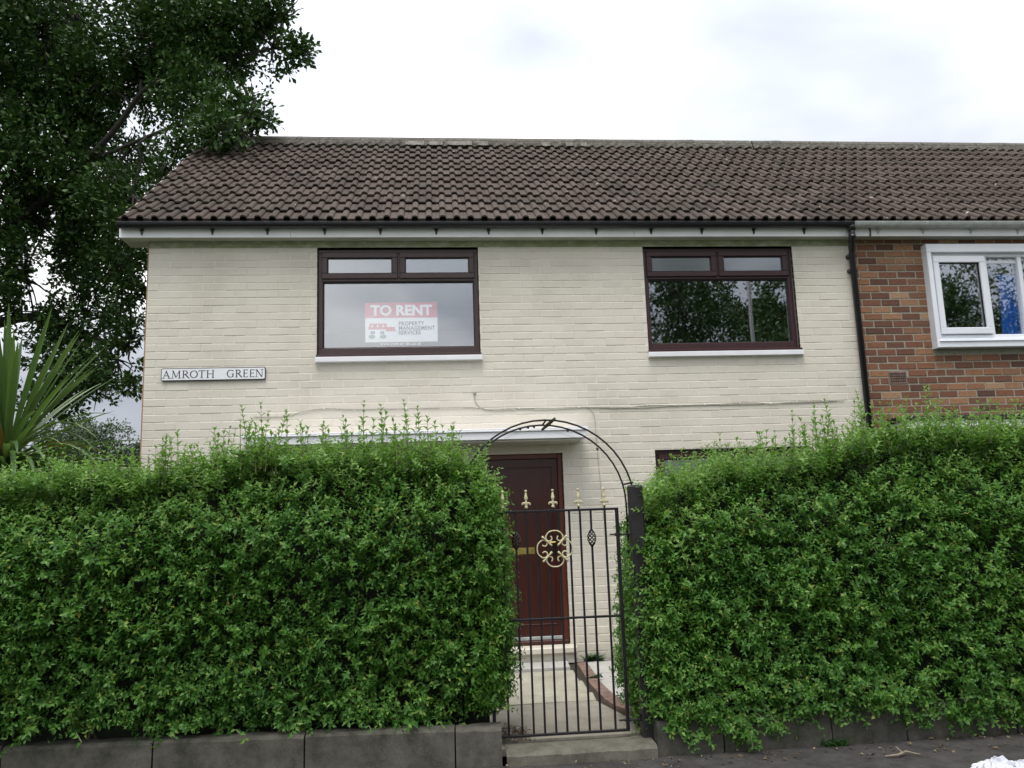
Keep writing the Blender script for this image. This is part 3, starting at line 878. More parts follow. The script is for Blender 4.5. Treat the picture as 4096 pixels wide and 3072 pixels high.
# street name plate
S0, S1, SZ0, SZ1 = .176, 1.236, 2.992, 3.126
sp = MB(); sp.add(*rrect(S0, S1, SZ0, SZ1, .018, -.022, -.004))
plate = sp.build("street_sign", M['ink'])
tag(plate, "white street name plate with dark serif capitals on the cream wall", "street sign")
pw = MB(); pw.add(*rrect(S0 + .007, S1 - .007, SZ0 + .008, SZ1 - .008, .013, -.0245, -.021)); pw.build("sign_face", M['signwhite'], plate)
def letter(mb, ch, xa, xb, zb, h):
    w = xb - xa
    y = -.0258
    def Q(*pts): mb.add([(xa + w * a, y, zb + h * c) for a, c in pts], [tuple(range(len(pts)))])
    def st(p, q, t):          # stroke between unit points with thickness in metres
        ax, az, bx, bz = xa + w * p[0], zb + h * p[1], xa + w * q[0], zb + h * q[1]
        dx, dz = bx - ax, bz - az; l = math.hypot(dx, dz); nx, nz = -dz / l * t / 2, dx / l * t / 2
        mb.add([(ax + nx, y, az + nz), (ax - nx, y, az - nz), (bx - nx, y, bz - nz), (bx + nx, y, bz + nz)], [(0, 1, 2, 3)])
    def sf(x, z, l=.030): st((x - l / 2 / w, z), (x + l / 2 / w, z), .0045)
    def arc(cx, cz, rx, rz, a0, a1, t0, t1, n=14):
        V = []
        for i in range(n + 1):
            a = math.radians(a0 + (a1 - a0) * i / n)
            t = t0 + (t1 - t0) * abs(math.cos(a))
            for s in (-.5, .5):
                V.append((xa + w * cx + (w * rx + s * t) * math.cos(a), y, zb + h * cz + (h * rz + s * t) * math.sin(a)))
        mb.add(V, [(2 * i, 2 * i + 1, 2 * i + 3, 2 * i + 2) for i in range(n)])
    T, t = .0105, .0055
    if ch == 'A': st((.08, 0), (.48, 1), t); st((.44, 1), (.9, 0), T); st((.24, .36), (.72, .36), t); sf(.06, .02); sf(.92, .02)
    if ch == 'M': st((.12, 0), (.16, 1), t); st((.16, 1), (.5, .1), T); st((.5, .1), (.86, 1), t); st((.86, 1), (.9, 0), T); sf(.1, .02, .024); sf(.9, .02); sf(.1, .98, .018); sf(.9, .98, .02)
    if ch == 'R': st((.18, 0), (.18, 1), T); arc(.35, .74, .36, .235, -90, 90, t, T); st((.18, .97), (.36, .97), t); st((.18, .505), (.36, .505), t); st((.42, .5), (.95, .0), T); sf(.16, .02, .028); sf(.1, .98, .02); sf(.97, .02, .018)
    if ch == 'O': arc(.5, .5, .44, .46, 0, 360, t, T, 28)
    if ch == 'T': st((.5, 0), (.5, 1), T); st((0, .96), (1, .96), t); st((.02, .97), (.0, .82), t); st((.98, .97), (1., .82), t); sf(.5, .02)
    if ch == 'H': st((.14, 0), (.14, 1), T); st((.86, 0), (.86, 1), T); st((.14, .52), (.86, .52), t); [sf(x, z, .027) for x in (.14, .86) for z in (.02, .98)]
    if ch == 'G': arc(.52, .5, .46, .47, 45, 320, t, T, 22); st((.88, .06), (.88, .46), T); sf(.86, .47); st((.86, .82), (.9, .98), t)
    if ch == 'E': st((.2, 0), (.2, 1), T); [st((.1, z), (.92, z), t) for z in (.03, .97)]; st((.2, .52), (.8, .52), t); st((.93, .0), (.96, .16), t); st((.9, .98), (.92, .84), t); st((.8, .44), (.8, .6), t)
    if ch == 'N': st((.14, 0), (.14, 1), t); st((.12, 1), (.86, 0), T); st((.88, 0), (.88, 1), t); sf(.12, .02, .024); sf(.88, .98, .024); sf(.06, .98, .02)
kx = (S1 - S0) / (2045 - 125)
for ch, a, b in (('A', 160, 292), ('M', 320, 482), ('R', 513, 642), ('O', 655, 797), ('T', 813, 932), ('H', 960, 1096), ('G', 1333, 1460), ('R', 1490, 1612), ('E', 1632, 1722), ('E', 1752, 1842), ('N', 1862, 2000)):
    mb = MB(); letter(mb, ch, S0 + (a - 125) * kx, S0 + (b - 125) * kx, 3.019, .080)
    mb.build("letter", M['ink'], plate)

# TO RENT card standing behind the left bedroom window
RY = .101
rs = MB(); rs.box(2.263, 3.046, RY, RY + .006, 3.40, 3.842)
card = rs.build("rental_sign", M['card'])
tag(card, "red and white letting sign standing behind the left upstairs window pane", "sign")
MB().box(2.263, 3.046, RY - .002, RY - .0005, 3.672, 3.842).build("red_band", M['redprint'], card)
textmesh("TO RENT", .158, M['card'], (2.655, RY - .004, 3.700), "lettering", card, .0068, 'CENTER', 1.0)
textmesh("PROPERTY\nMANAGEMENT\nSERVICES", .060, M['greyink'], (2.622, RY - .004, 3.586), "lettering", card, .0014, 'LEFT', 0.92, 0, 1.08)
def flat(name, polys, mat, y=RY - .003):
    mb = MB()
    for P in polys: mb.add([(x, y, z) for x, z in P], [tuple(range(len(P)))])
    return mb.build(name, mat, card)
flat("printed_roof", [[(2.295, 3.543), (2.482, 3.543), (2.497, 3.607), (2.312, 3.607)], [(2.485, 3.523), (2.590, 3.523), (2.578, 3.568), (2.487, 3.568)]], M['redprint'])
flat("printed_wall", [[(2.303, 3.440), (2.480, 3.440), (2.480, 3.541), (2.303, 3.541)], [(2.484, 3.442), (2.575, 3.442), (2.575, 3.520), (2.484, 3.520)]], M['card'], RY - .0022)
flat("printed_window", [[(x, 3.490), (x + .013, 3.490), (x + .013, 3.522), (x, 3.522)] for x in (2.321, 2.337, 2.353, 2.421, 2.437, 2.453)], M['greyink'])
flat("printed_dormer", [[(x, 3.566), (x + .018, 3.566), (x + .018, 3.585), (x + .009, 3.597), (x, 3.585)] for x in (2.330, 2.388, 2.445)], M['card'], RY - .0036)
flat("printed_bush", [[(cx + .036 * math.cos(a), 3.462 + .022 * math.sin(a)) for a in [k * math.pi / 8 for k in range(16)]] for cx in (2.335, 2.455)], M['greenprint'], RY - .004)
url = textmesh("www.rent-or-let.co.uk", .046, M['card'], (2.645, .087, 3.363), "lettering", None, .0006, 'CENTER', 1.0, 0, 1.05)
url.name = "window_lettering"
tag(url, "line of small white web address lettering along the bottom of the left upstairs pane", "lettering")

# ------------------------------------------------------------------ cable clipped along the wall
CB = [(1.12, 2.60), (1.30, 2.597), (1.46, 2.60), (1.62, 2.645), (1.84, 2.672), (2.1, 2.66), (2.32, 2.655), (2.7, 2.655), (3.1, 2.655), (3.45, 2.648), (3.6, 2.622), (3.9, 2.632), (4.25, 2.622), (4.55, 2.630), (4.8, 2.622),
      (5.1, 2.615), (5.3, 2.632), (5.6, 2.628), (5.9, 2.626), (6.2, 2.633), (6.5, 2.637), (6.7, 2.620), (6.9, 2.632), (7.2, 2.64), (7.46, 2.640)]
def smooth(P, k=4):
    out = []
    for i in range(len(P) - 1):
        p0 = np.array(P[max(i - 1, 0)], float); p1 = np.array(P[i], float); p2 = np.array(P[i + 1], float); p3 = np.array(P[min(i + 2, len(P) - 1)], float)
        for j in range(k):
            t = j / k
            out.append(tuple(.5 * (2 * p1 + (p2 - p0) * t + (2 * p0 - 5 * p1 + 4 * p2 - p3) * t * t + (3 * p1 - p0 - 3 * p2 + p3) * t ** 3)))
    out.append(tuple(P[-1]))
    return out
cbl = MB(); cbl.tube([(x, -.008, z) for x, z in smooth(CB)], .0042, 6)
cb = cbl.build("telephone_cable", M['cable'])
tag(cb, "thin cream cable clipped along the wall between the two floors", "cable")
MB().tube([(x, -.008, z) for x, z in smooth([(3.43, 2.80), (3.425, 2.755), (3.45, 2.68), (3.52, 2.63), (3.62, 2.615), (3.9, 2.619), (4.2, 2.608), (4.6, 2.622), (4.9, 2.61), (5.25, 2.605), (5.6, 2.62), (6.4, 2.62), (7.4, 2.632), (7.55, 2.652)])], .0038, 6).build("second_strand", M['cable'], cb)
MB().tube([(x, -.006, z) for x, z in smooth([(4.58, 2.626), (4.66, 2.61), (4.71, 2.55), (4.722, 2.45), (4.723, 2.32), (4.735, 2.02), (4.76, 1.5), (4.78, 1.0), (4.80, .3)])], .0026, 5).build("drop_wire", M['cable'], cb)
MB().cbox(3.412, 3.442, -.014, -.001, 2.795, 2.82, .003).build("cable_cover", M['cable'], cb)
for x in (1.84, 2.7, 3.45, 3.9, 4.55, 5.3, 5.6, 5.95, 6.35, 6.7, 7.0, 7.3):
    z = np.interp(x, [p[0] for p in CB], [p[1] for p in CB])
    MB().cbox(x - .006, x + .006, -.015, -.001, z - .008, z + .008, .002).build("cable_clip", M['white'], cb)

# ------------------------------------------------------------------ path, slabs, edging
path = empty("path"); path["kind"] = 'structure'
def slab(poly, z0, z1, mat, name="paving_slab", parent=path, c=.008):
    n = len(poly); cx = sum(p[0] for p in poly) / n; cy = sum(p[1] for p in poly) / n
    ins = []
    for x, y in poly:
        dx, dy = cx - x, cy - y; l = math.hypot(dx, dy); ins.append((x + dx / l * c, y + dy / l * c))
    V = [(x, y, z0) for x, y in poly] + [(x, y, z1 - c * .6) for x, y in poly] + [(x, y, z1) for x, y in ins]
    F = []
    for i in range(n):
        j = (i + 1) % n
        F += [(i, j, n + j, n + i), (n + i, n + j, 2 * n + j, 2 * n + i)]
    F.append(tuple(range(2 * n, 3 * n)))
    mb = MB(); mb.add(V, F)
    return mb.build(name, mat, parent)
ys = [-.135, -.47, -1.0, -1.50, -1.80]
for i, (a, b) in enumerate(zip(ys, ys[1:])):
    dz = (.03 if i == 0 else 0) + random.uniform(-.002, .002)
    slab([(3.35, a - .006), (3.35, b + .006), (4.265, b + .006), (4.29, a - .006)], -.05, .0 + dz, M['greyflag'] if i == 0 else M['flag'])
# concrete apron curving up to the gate
ap = []
pts = [(3.30, -3.02), (4.40, -3.02), (4.40, -2.45), (4.33, -2.13), (4.268, -1.84)] + [(4.26 - .9 * t, -1.806 - .05 * t ** 3) for t in (0.0, .3, .6, .85, 1.0)]
slab(pts, -.05, -.002, M['pathconc'], "concrete_apron", c=.004)
# brick edging
eb = [(4.375, -.20), (4.36, -.43), (4.348, -.66), (4.335, -.89), (4.325, -1.12), (4.318, -1.35), (4.318, -1.58), (4.325, -1.81), (4.345, -2.02), (4.395, -2.22), (4.45, -2.42)]
for (xa, ya), (xb, yb) in zip(eb, eb[1:]):
    slab([(xa, ya - .004), (xb, yb + .004), (xb + .105, yb + .012), (xa + .105, ya)], -.05, .018 + random.uniform(-.004, .004), M['edgebrick'], "edging_brick", c=.006)
for i, y in enumerate((-.07, -.68, -1.30, -1.92)):
    for j, x in enumerate((4.50, 5.12, 5.74)):
        xl = x if j else (4.49, 4.45, 4.435, 4.47)[i]
        slab([(xl, y), (xl - (.0 if j else (.03, .01, -.04, -.07)[i]), y - .60), (x + .61, y - .60), (x + .61, y)], -.05, -.004 + random.uniform(-.003, .003), M['greyflag'])
# gravel and grit beside the edging
G = 500
P = np.stack([4.40 + rng.random(G) * .30, -2.62 + rng.random(G) * .55, np.full(G, .0)], 1)
mb = MB()
for p in P:
    s = random.uniform(.004, .012)
    mb.add([p + np.array(q) * s for q in ((1, 0, 0), (-.5, .8, 0), (-.5, -.8, 0), (0.1, 0, 1.1))], [(0, 1, 3), (1, 2, 3), (2, 0, 3)])
tag(mb.build("gravel", M['greyflag']), "pale gravel scattered at the end of the brick edging by the gate post", "gravel", kind='stuff')

# front step
stp = MB()
n = 24; V = []
for i in range(n + 1):
    x = 3.425 + .98 * i / n; j = random.uniform(-.005, .005)
    V += [(x, -3.155 + j, -.10), (x, -3.15 + j, -.022 + random.uniform(-.004, .002)), (x, -3.128 + j, -.003 + random.uniform(-.004, .001)), (x, -3.0, .004), (x, -2.86, .004), (x, -2.86, -.1)]
stp.add(V, [(6 * i + q, 6 * i + 6 + q, 6 * i + 7 + q, 6 * i + 1 + q) for i in range(n) for q in range(5)])
sto = stp.build("front_step", M['stepconc'])
tag(sto, "worn concrete threshold step under the iron gate", "step")

# low concrete edging walls under the hedges
def edging(label, pts, zt, group):
    root = empty("edging_wall", (pts[0][0], pts[0][1], -.08))
    tag(root, label, "low wall")
    for i, ((xa, ya), (xb, yb)) in enumerate(zip(pts, pts[1:])):
        dx, dy = xb - xa, yb - ya; L = math.hypot(dx, dy)
        h = zt + random.uniform(-.006, .006)
        mb = MB(); g = .005
        nseg = 8; V = []; prof = [(0, -.05), (.004, h + .08 - .02), (.02, h + .08), (.11, h + .08 + .004), (.14, h + .06), (.15, -.05)]
        for k in range(nseg + 1):
            t = g + (L - 2 * g) * k / nseg
            for a, b in prof:
                V.append((t, a + random.uniform(-.003, .003), b + (random.uniform(-.005, .004) if b > 0 else 0)))
        m_ = len(prof)
        F = [(m_ * k + q, m_ * k + m_ + q, m_ * k + m_ + q + 1, m_ * k + q + 1) for k in range(nseg) for q in range(m_ - 1)]
        F += [tuple(range(m_)), tuple(range(m_ * nseg + m_ - 1, m_ * nseg - 1, -1))]
        mb.add(V, F)
        o = mb.build("concrete_block", M['kerbconc'], root, (xa - pts[0][0], ya - pts[0][1], 0))
        o.rotation_euler = (0, random.uniform(-.002, .002), math.atan2(dy, dx))
    return root
edging("low grey concrete edging wall under the left hedge", [(-1.75, -2.80), (-.74, -2.83), (.22, -2.87), (1.17, -2.93), (2.135, -3.0), (3.10, -3.07), (3.405, -3.085)], .15, None)
edging("low grey concrete edging wall under the right hedge", [(4.42, -3.09), (4.87, -3.09), (5.62, -3.08), (6.15, -3.07), (6.95, -3.06), (7.9, -3.05), (8.8, -3.04)], .13, None)

# ------------------------------------------------------------------ iron gate
GY = -2.95
gate = empty("garden_gate", (3.813, GY, .0))
tag(gate, "tall black iron garden gate with gold finials and a gold scroll", "gate")
def gb(mb, name, mat, smooth=False):
    o = mb.build(name, mat, gate, (-3.813, -GY, 0), smooth); return o
for x in (3.364, 4.262):
    gb(MB().cbox(x - .011, x + .011, GY - .011, GY + .011, .045, 1.528, .002), "stile", M['blackiron'])
for nm, z, h in (("top_rail", 1.520, .008), ("middle_rail", .795, .0075), ("bottom_rail", .052, .008)):
    gb(MB().cbox(3.375, 4.251, GY - .0095, GY + .0095, z - h, z + h, .002), nm, M['blackiron'])
BARS = [3.458, 3.549, 3.625, 3.70, 3.775, 3.85, 3.925, 4.001, 4.077, 4.177]
for x in BARS:
    if x in (3.549, 4.077):
        mb = MB(); mb.tube([(x, GY, .06), (x, GY, 1.268)], .0094, 4); mb.tube([(x, GY, 1.382), (x, GY, 1.512)], .0094, 4)
        b_ = gb(mb, "bar", M['blackiron'])
        bk = MB()
        for s in range(6):                     # twisted basket of six wires
            pts = []
            for i in range(15):
                t = i / 14; a = 2 * math.pi * s / 6 + t * 2 * math.pi * .75
                r = .004 + .025 * math.sin(math.pi * t) ** .9
                pts.append((x + r * math.cos(a), GY + r * math.sin(a), 1.266 + .118 * t))
            bk.tube(pts, .0040, 5)
        gb(bk, "basket", M['blackiron'])
    else:
        gb(MB().tube([(x, GY, .06), (x, GY, 1.512)], .0094, 4), "bar", M['blackiron'])
for x in (3.464, 3.627, 3.815, 3.994, 4.177):
    mb = MB()
    mb.lathe((x, GY, 1.545), [(.007, -.006), (.012, .002), (.013, .007), (.008, .013), (.007, .02), (.010, .03), (.0085, .042), (.0055, .050), (.013, .064), (.012, .070), (.0055, .104), (.005, .108), (.0085, .111), (.0092, .116), (.0085, .121), (.003, .124)], 10)
    for s in (-1, 1):
        for sc_ in (1.0, .72):
            pts = [(x + s * sc_ * u, GY, 1.545 + .018 + v * sc_ + (1 - sc_) * .02) for u, v in ((.004, 0), (.012, .012), (.020, .017), (.027, .013), (.029, .004), (.025, -.001))]
            mb.tube(pts, [.005, .0055, .0055, .005, .0042, .003], 6)
    gb(mb, "finial", M['gold'], True)
    gb(MB().tube([(x, GY, 1.525), (x, GY, 1.543)], .007, 6), "finial_stem", M['blackiron'])
HL = [(0, .122), (.03, .117), (.052, .098), (.060, .078), (.054, .060), (.042, .052), (.030, .053), (.020, .062), (.019, .074), (.026, .086)]
lobe = smooth([(-u, v) for u, v in HL[::-1]] + HL[1:], 3)
SX, SZ, SY = 3.813, 1.262, GY - .016
for k in range(4):
    a = k * math.pi / 2; ca, sa = math.cos(a), math.sin(a)
    mb = MB(); mb.tube([(SX + u * ca - v * sa, SY, SZ + u * sa + v * ca) for u, v in lobe], .0052, 6)
    gb(mb, "scroll", M['gold'], True)
    d1 = (.020, .020); d2 = (.086, .088)
    L_ = [(d1[0] + (d2[0] - d1[0]) * t, d1[1] + (d2[1] - d1[1]) * t) for t in (0, .12, .3, .5, .7, .88, 1)]
    mb = MB(); mb.tube([(SX + u * ca - v * sa, SY - .006, SZ + u * sa + v * ca) for u, v in L_], [.007, .0088, .0055, .0065, .0055, .0092, .0072], 6)
    gb(mb, "scroll_clasp", M['gold'], True)
for z, xe in ((1.344, 4.352), (.115, 4.37)):
    gb(MB().tube([(4.205, GY + .0, z), (xe, GY, z)], .0065, 6), "hinge_bolt", M['blackiron'])
    gb(MB().tube([(4.24, GY, z), (4.285, GY, z)], .0105, 6), "hinge_nut", M['blackiron'])
    gb(MB().tube([(xe - .022, GY, z - .014), (xe - .022, GY, z + .034)], .008, 6), "hinge_pin", M['blackiron'])

post = MB()
post.add(*(lambda q: ([(x, y, z) for z in (-.1, 1.668) for x, y in q] + [(4.40 + (x - 4.40) * .86, -2.945 + (y + 2.945) * .86, 1.680) for x, y in q],
        [(i, (i + 1) % 8, 8 + (i + 1) % 8, 8 + i) for i in range(8)] + [(8 + i, 8 + (i + 1) % 8, 16 + (i + 1) % 8, 16 + i) for i in range(8)] + [tuple(range(16, 24))]))(
        [(4.354, -2.982), (4.362, -2.99), (4.440, -2.99), (4.448, -2.982), (4.448, -2.908), (4.440, -2.90), (4.362, -2.90), (4.354, -2.908)]))
tag(post.build("gate_post", M['post']), "square black post on the right of the gate, half buried in the hedge", "post")

# ------------------------------------------------------------------ garden arch over the gate
arch = empty("garden_arch", (3.77, -2.7, 0))
tag(arch, "thin black metal garden arch rising over the gate between the hedges", "arch")
def hoop(y, cx, a, b, zc):
    P = [(cx - a, y, -.05), (cx - a, y, .8)]
    for i in range(25):
        t = math.pi - math.pi * i / 24
        P.append((cx + a * math.cos(t), y, zc + b * math.sin(t)))
    P += [(cx + a, y, .8), (cx + a, y, -.05)]
    return P
for y, cx, a, b, zc in ((-2.885, 3.785, .625, .608, 1.555), (-2.585, 3.795, .622, .605, 1.555)):
    MB().tube(hoop(y, cx, a, b, zc), .0068, 8).build("hoop", M['blackiron'], arch, (-3.77, 2.7, 0), True)
def rung(x0, y0, z0, x1, y1, z1, r=.007):
    MB().tube([(x0, y0, z0), (x1, y1, z1)], r, 6).build("rung", M['blackiron'], arch, (-3.77, 2.7, 0))
rung(4.402, -2.885, 1.70, 4.410, -2.585, 1.70)
rung(4.41, -2.885, 1.25, 4.417, -2.585, 1.25); rung(4.41, -2.885, .8, 4.417, -2.585, .8)
rung(3.172, -2.885, 1.70, 3.184, -2.585, 1.70); rung(3.16, -2.885, 1.1, 3.173, -2.585, 1.1)
rung(3.80, -2.885, 2.163, 3.81, -2.585, 2.160)
MB().tube([(3.86, -2.895, 2.170), (3.83, -2.74, 2.145), (3.80, -2.64, 2.12)], [.010, .014, .009], 6).build("arch_clip", M['twig'], arch, (-3.77, 2.7, 0))
for x, z in ((3.64, 2.142), (3.70, 2.153), (3.745, 2.157), (4.0, 2.123), (4.22, 1.98)):
    MB().tube([(x - .008, -2.585, z - .006), (x + .008, -2.585, z - .014)], .008, 5).build("tie", M['blackiron'], arch, (-3.77, 2.7, 0))
MB().tube(smooth([(3.52, -2.6, 2.06), (3.62, -2.62, 2.10), (3.78, -2.6, 2.125), (3.95, -2.58, 2.09), (4.08, -2.58, 2.055)]), .0014, 4).build("wire_tie", M['cable'], arch, (-3.77, 2.7, 0))

# ------------------------------------------------------------------ privet hedges
def vnoise(x, z, seed):
    """smooth value noise in two dimensions"""
    r = np.random.default_rng(seed); T = r.random((64, 64))
    xi = np.floor(x).astype(int); zi = np.floor(z).astype(int); fx = x - xi; fz = z - zi
    fx = fx * fx * (3 - 2 * fx); fz = fz * fz * (3 - 2 * fz)
    g = lambda i, j: T[i % 64, j % 64]
    return (g(xi, zi) * (1 - fx) + g(xi + 1, zi) * fx) * (1 - fz) + (g(xi, zi + 1) * (1 - fx) + g(xi + 1, zi + 1) * fx) * fz
def twigs(B, D, Ln, gap=.025, lmin=.024, lmax=.054, young=False):
    """opposite leaf pairs along curved twigs: B base, D direction, Ln length"""
    n = len(B); D = norm(D)
    ref = norm(np.cross(D, rng.normal(size=(n, 3))))
    ref2 = np.cross(D, ref)
    Ps, Ds, Ns, Ls, Ws = [], [], [], [], []
    bend = rng.normal(size=(n, 3)) * .25 + np.array([0, 0, -.12])
    K = int(math.ceil(Ln.max() / gap))
    size = rng.uniform(lmin, lmax, n)
    for k in range(K):
        s = gap * (k + .4)
        ok = s < Ln
        t = (s / Ln)[ok][:, None]
        P = B[ok] + D[ok] * s + bend[ok] * (s * s / Ln[ok])[:, None] * .6
        ax = ref[ok] if k % 2 == 0 else ref2[ok]
        sc = size[ok] * (1.0 - .45 * t[:, 0] ** 3) * rng.uniform(.8, 1.15, ok.sum())
        for sg in (-1, 1):
            d = ax * sg * .85 + D[ok] * .55 + rng.normal(size=(ok.sum(), 3)) * .16
            nn = D[ok] + np.array([0, -.25, .75]) + rng.normal(size=(ok.sum(), 3)) * .25
            Ps.append(P); Ds.append(d); Ns.append(nn); Ls.append(sc); Ws.append(sc * rng.uniform(.46, .60, ok.sum()))
    return leafverts(np.concatenate(Ps), np.concatenate(Ds), np.concatenate(Ns), np.concatenate(Ls), np.concatenate(Ws))
def shootmesh(h, seed):
    """one upright summer shoot: stem and pairs of leaves"""
    r = random.Random(seed)
    mb = MB(); lean = (r.uniform(-.14, .14), r.uniform(-.08, .05))
    path_ = [(lean[0] * t * t * h, lean[1] * t * t * h, h * t) for t in (0, .25, .5, .75, 1)]
    mb.tube(path_, [.0032, .0028, .0024, .002, .0012], 4)
    nst = len(mb.f)
    P, D, N_, L, W_ = [], [], [], [], []
    z = .015; k = 0
    while z < h:
        t = z / h; a = k * math.pi / 2 + r.uniform(-.3, .3) + seed
        p = np.array([lean[0] * t * t * h, lean[1] * t * t * h, z]); s = r.uniform(.042, .060) * (1 - .55 * t ** 4)
        for sg in (0, math.pi):
            upw = r.uniform(.15, .7) + .6 * t ** 3
            P.append(p); D.append((math.cos(a + sg), math.sin(a + sg), upw)); N_.append((-math.cos(a + sg) * upw, -math.sin(a + sg) * upw, 1.0)); L.append(s); W_.append(s * r.uniform(.44, .56))
        z += r.uniform(.026, .040) * (1 - .5 * t ** 3); k += 1
    V, T = leafverts(np.array(P), np.array(D, float), np.array(N_, float), np.array(L), np.array(W_), .2, .18)
    b = len(mb.v)
    mb.v += [tuple(map(float, v)) for v in V]; mb.f += [tuple(int(i) + b for i in t) for t in T]
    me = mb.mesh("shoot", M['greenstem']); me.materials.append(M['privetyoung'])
    idx = np.zeros(len(mb.f), np.int32); idx[nst:] = 1
    me.polygons.foreach_set("material_index", idx)
    return me
SHOOTS = [shootmesh(.30, s) for s in range(4)] + [shootmesh(.20, s + 10) for s in range(4)] + [shootmesh(.13, s + 20) for s in range(3)]

def hedge(label, top, x0, x1, yf, yb, zb, endx_l, endx_r, seed, shoots, lean=.20):
    """top: (x, z) profile of the clipped top; endx_l/r: (z, x) profile of the two ends"""
    root = empty("privet_hedge", ((x0 + x1) / 2, (yf + yb) / 2, 0)); off = (-(x0 + x1) / 2, -(yf + yb) / 2, 0)
    tag(root, label, "hedge")
    tx, tz = zip(*top)
    Z = lambda x: np.interp(x, tx, tz)
    lz, lx = zip(*endx_l); rz, rx = zip(*endx_r)
    zbf = lambda x: np.interp(x, *zip(*zb))
    XL = lambda z: np.interp(z, lz, lx); XR = lambda z: np.interp(z, rz, rx)
    B, D, Ln = [], [], []
    # front
    A = (x1 - x0) * 1.9; n = int(A * 820)
    x = rng.uniform(x0, x1, n); z = zbf(x) + (Z(x) - zbf(x)) * rng.random(n)
    x = XL(z) + (XR(z) - XL(z)) * (x - x0) / (x1 - x0)
    h = Z(x) - z
    y = yf + .26 * np.clip(1 - h / .55, 0, 1) ** 1.7 + lean * np.clip((1.45 - z) / 1.3, 0, 1) ** 1.2
    el = np.clip(1 - (x - XL(z)) / .25, 0, 1) ** 2 + np.clip(1 - (XR(z) - x) / .25, 0, 1) ** 2
    y = y + .12 * el
    y = y - .10 * (vnoise(x * 4.2 + 9, z * 4.2 + 3, seed) - .5) - .07 * (vnoise(x * 10, z * 10 + 5, seed + 1) - .5)
    ins = rng.random(n) ** 1.4 * .12
    B.append(np.stack([x, y + ins, z], 1))
    lowf = np.clip((.55 - (z - zbf(x))) / .55, 0, 1)[:, None]
    d = np.array([[0, -.55, .55]]) * (1 - lowf) + np.array([[0, -.75, .05]]) * lowf + rng.normal(size=(n, 3)) * np.array([.52, .25, .32])
    d[:, 2] += .45 * np.clip(1 - h / .5, 0, 1)
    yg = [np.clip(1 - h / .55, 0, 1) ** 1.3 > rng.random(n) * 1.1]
    D.append(d); Ln.append(rng.uniform(.07, .17, n))
    # top
    n = int((x1 - x0) * (yb - yf) * 620)
    x = rng.uniform(x0, x1, n); y = rng.uniform(yf + .05, yb, n)
    z = Z(x) - .015 - rng.random(n) ** 1.5 * .10 + .10 * (vnoise(x * 4, y * 4, seed + 2) - .5)
    x = np.clip(x, XL(z) + .02, XR(z) - .02)
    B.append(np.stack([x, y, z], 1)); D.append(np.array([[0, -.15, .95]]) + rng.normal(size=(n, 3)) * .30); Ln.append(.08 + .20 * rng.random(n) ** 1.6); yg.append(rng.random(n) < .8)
    # the two ends
    for s, XE in ((-1, XL), (1, XR)):
        n = int((yb - yf) * 1.9 * 1000)
        y = rng.uniform(yf, yb, n); z = rng.uniform(zb[0][1], (tz[0] if s < 0 else tz[-1]) - .04, n)
        x = XE(z) + s * (.05 * (vnoise(y * 5, z * 5, seed + 3) - .5)) - s * rng.random(n) ** 1.4 * .11 - s * .14 * np.clip((yf + .2 - y) / .2, 0, 1) ** 2
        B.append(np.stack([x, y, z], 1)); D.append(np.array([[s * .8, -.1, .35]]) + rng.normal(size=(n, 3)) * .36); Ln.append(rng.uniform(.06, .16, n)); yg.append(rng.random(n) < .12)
    # thin back
    n = int((x1 - x0) * 1.8 * 160)
    x = rng.uniform(x0 + .1, x1 - .1, n); z = rng.uniform(.1, 1, n) * Z(x)
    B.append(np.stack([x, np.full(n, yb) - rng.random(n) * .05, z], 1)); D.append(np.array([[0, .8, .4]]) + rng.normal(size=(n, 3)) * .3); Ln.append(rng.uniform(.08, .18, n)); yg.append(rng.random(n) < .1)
    B = np.concatenate(B); D = np.concatenate(D); Ln = np.concatenate(Ln); yg = np.concatenate(yg)
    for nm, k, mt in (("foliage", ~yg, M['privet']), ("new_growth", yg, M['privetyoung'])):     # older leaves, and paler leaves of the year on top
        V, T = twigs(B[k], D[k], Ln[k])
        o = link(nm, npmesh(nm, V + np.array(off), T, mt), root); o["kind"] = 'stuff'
    # solid dark core added in place of dense twigs, to block light
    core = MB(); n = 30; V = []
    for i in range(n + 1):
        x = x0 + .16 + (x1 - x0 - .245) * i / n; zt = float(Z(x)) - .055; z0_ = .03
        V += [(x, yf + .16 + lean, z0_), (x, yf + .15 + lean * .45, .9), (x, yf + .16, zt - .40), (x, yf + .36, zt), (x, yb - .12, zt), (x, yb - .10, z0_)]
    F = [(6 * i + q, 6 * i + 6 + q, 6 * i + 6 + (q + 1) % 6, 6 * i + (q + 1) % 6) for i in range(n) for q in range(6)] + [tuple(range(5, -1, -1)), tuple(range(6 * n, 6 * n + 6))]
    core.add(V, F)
    core.build("light_blocking_core", M['core'], root, off)
    st = MB(); r = random.Random(seed)
    for i in range(int((x1 - x0) * 9)):
        x = x0 + .1 + r.random() * (x1 - x0 - .2); y = yf + .30 + r.random() * .25
        st.tube([(x, y, -.02), (x + r.uniform(-.06, .06), y + r.uniform(-.05, .03), .2), (x + r.uniform(-.16, .16), y - r.uniform(0, .08), .5), (x + r.uniform(-.2, .2), y, .85)], [.012, .010, .008, .005], 5)
    st.build("stems", M['twig'], root, off)
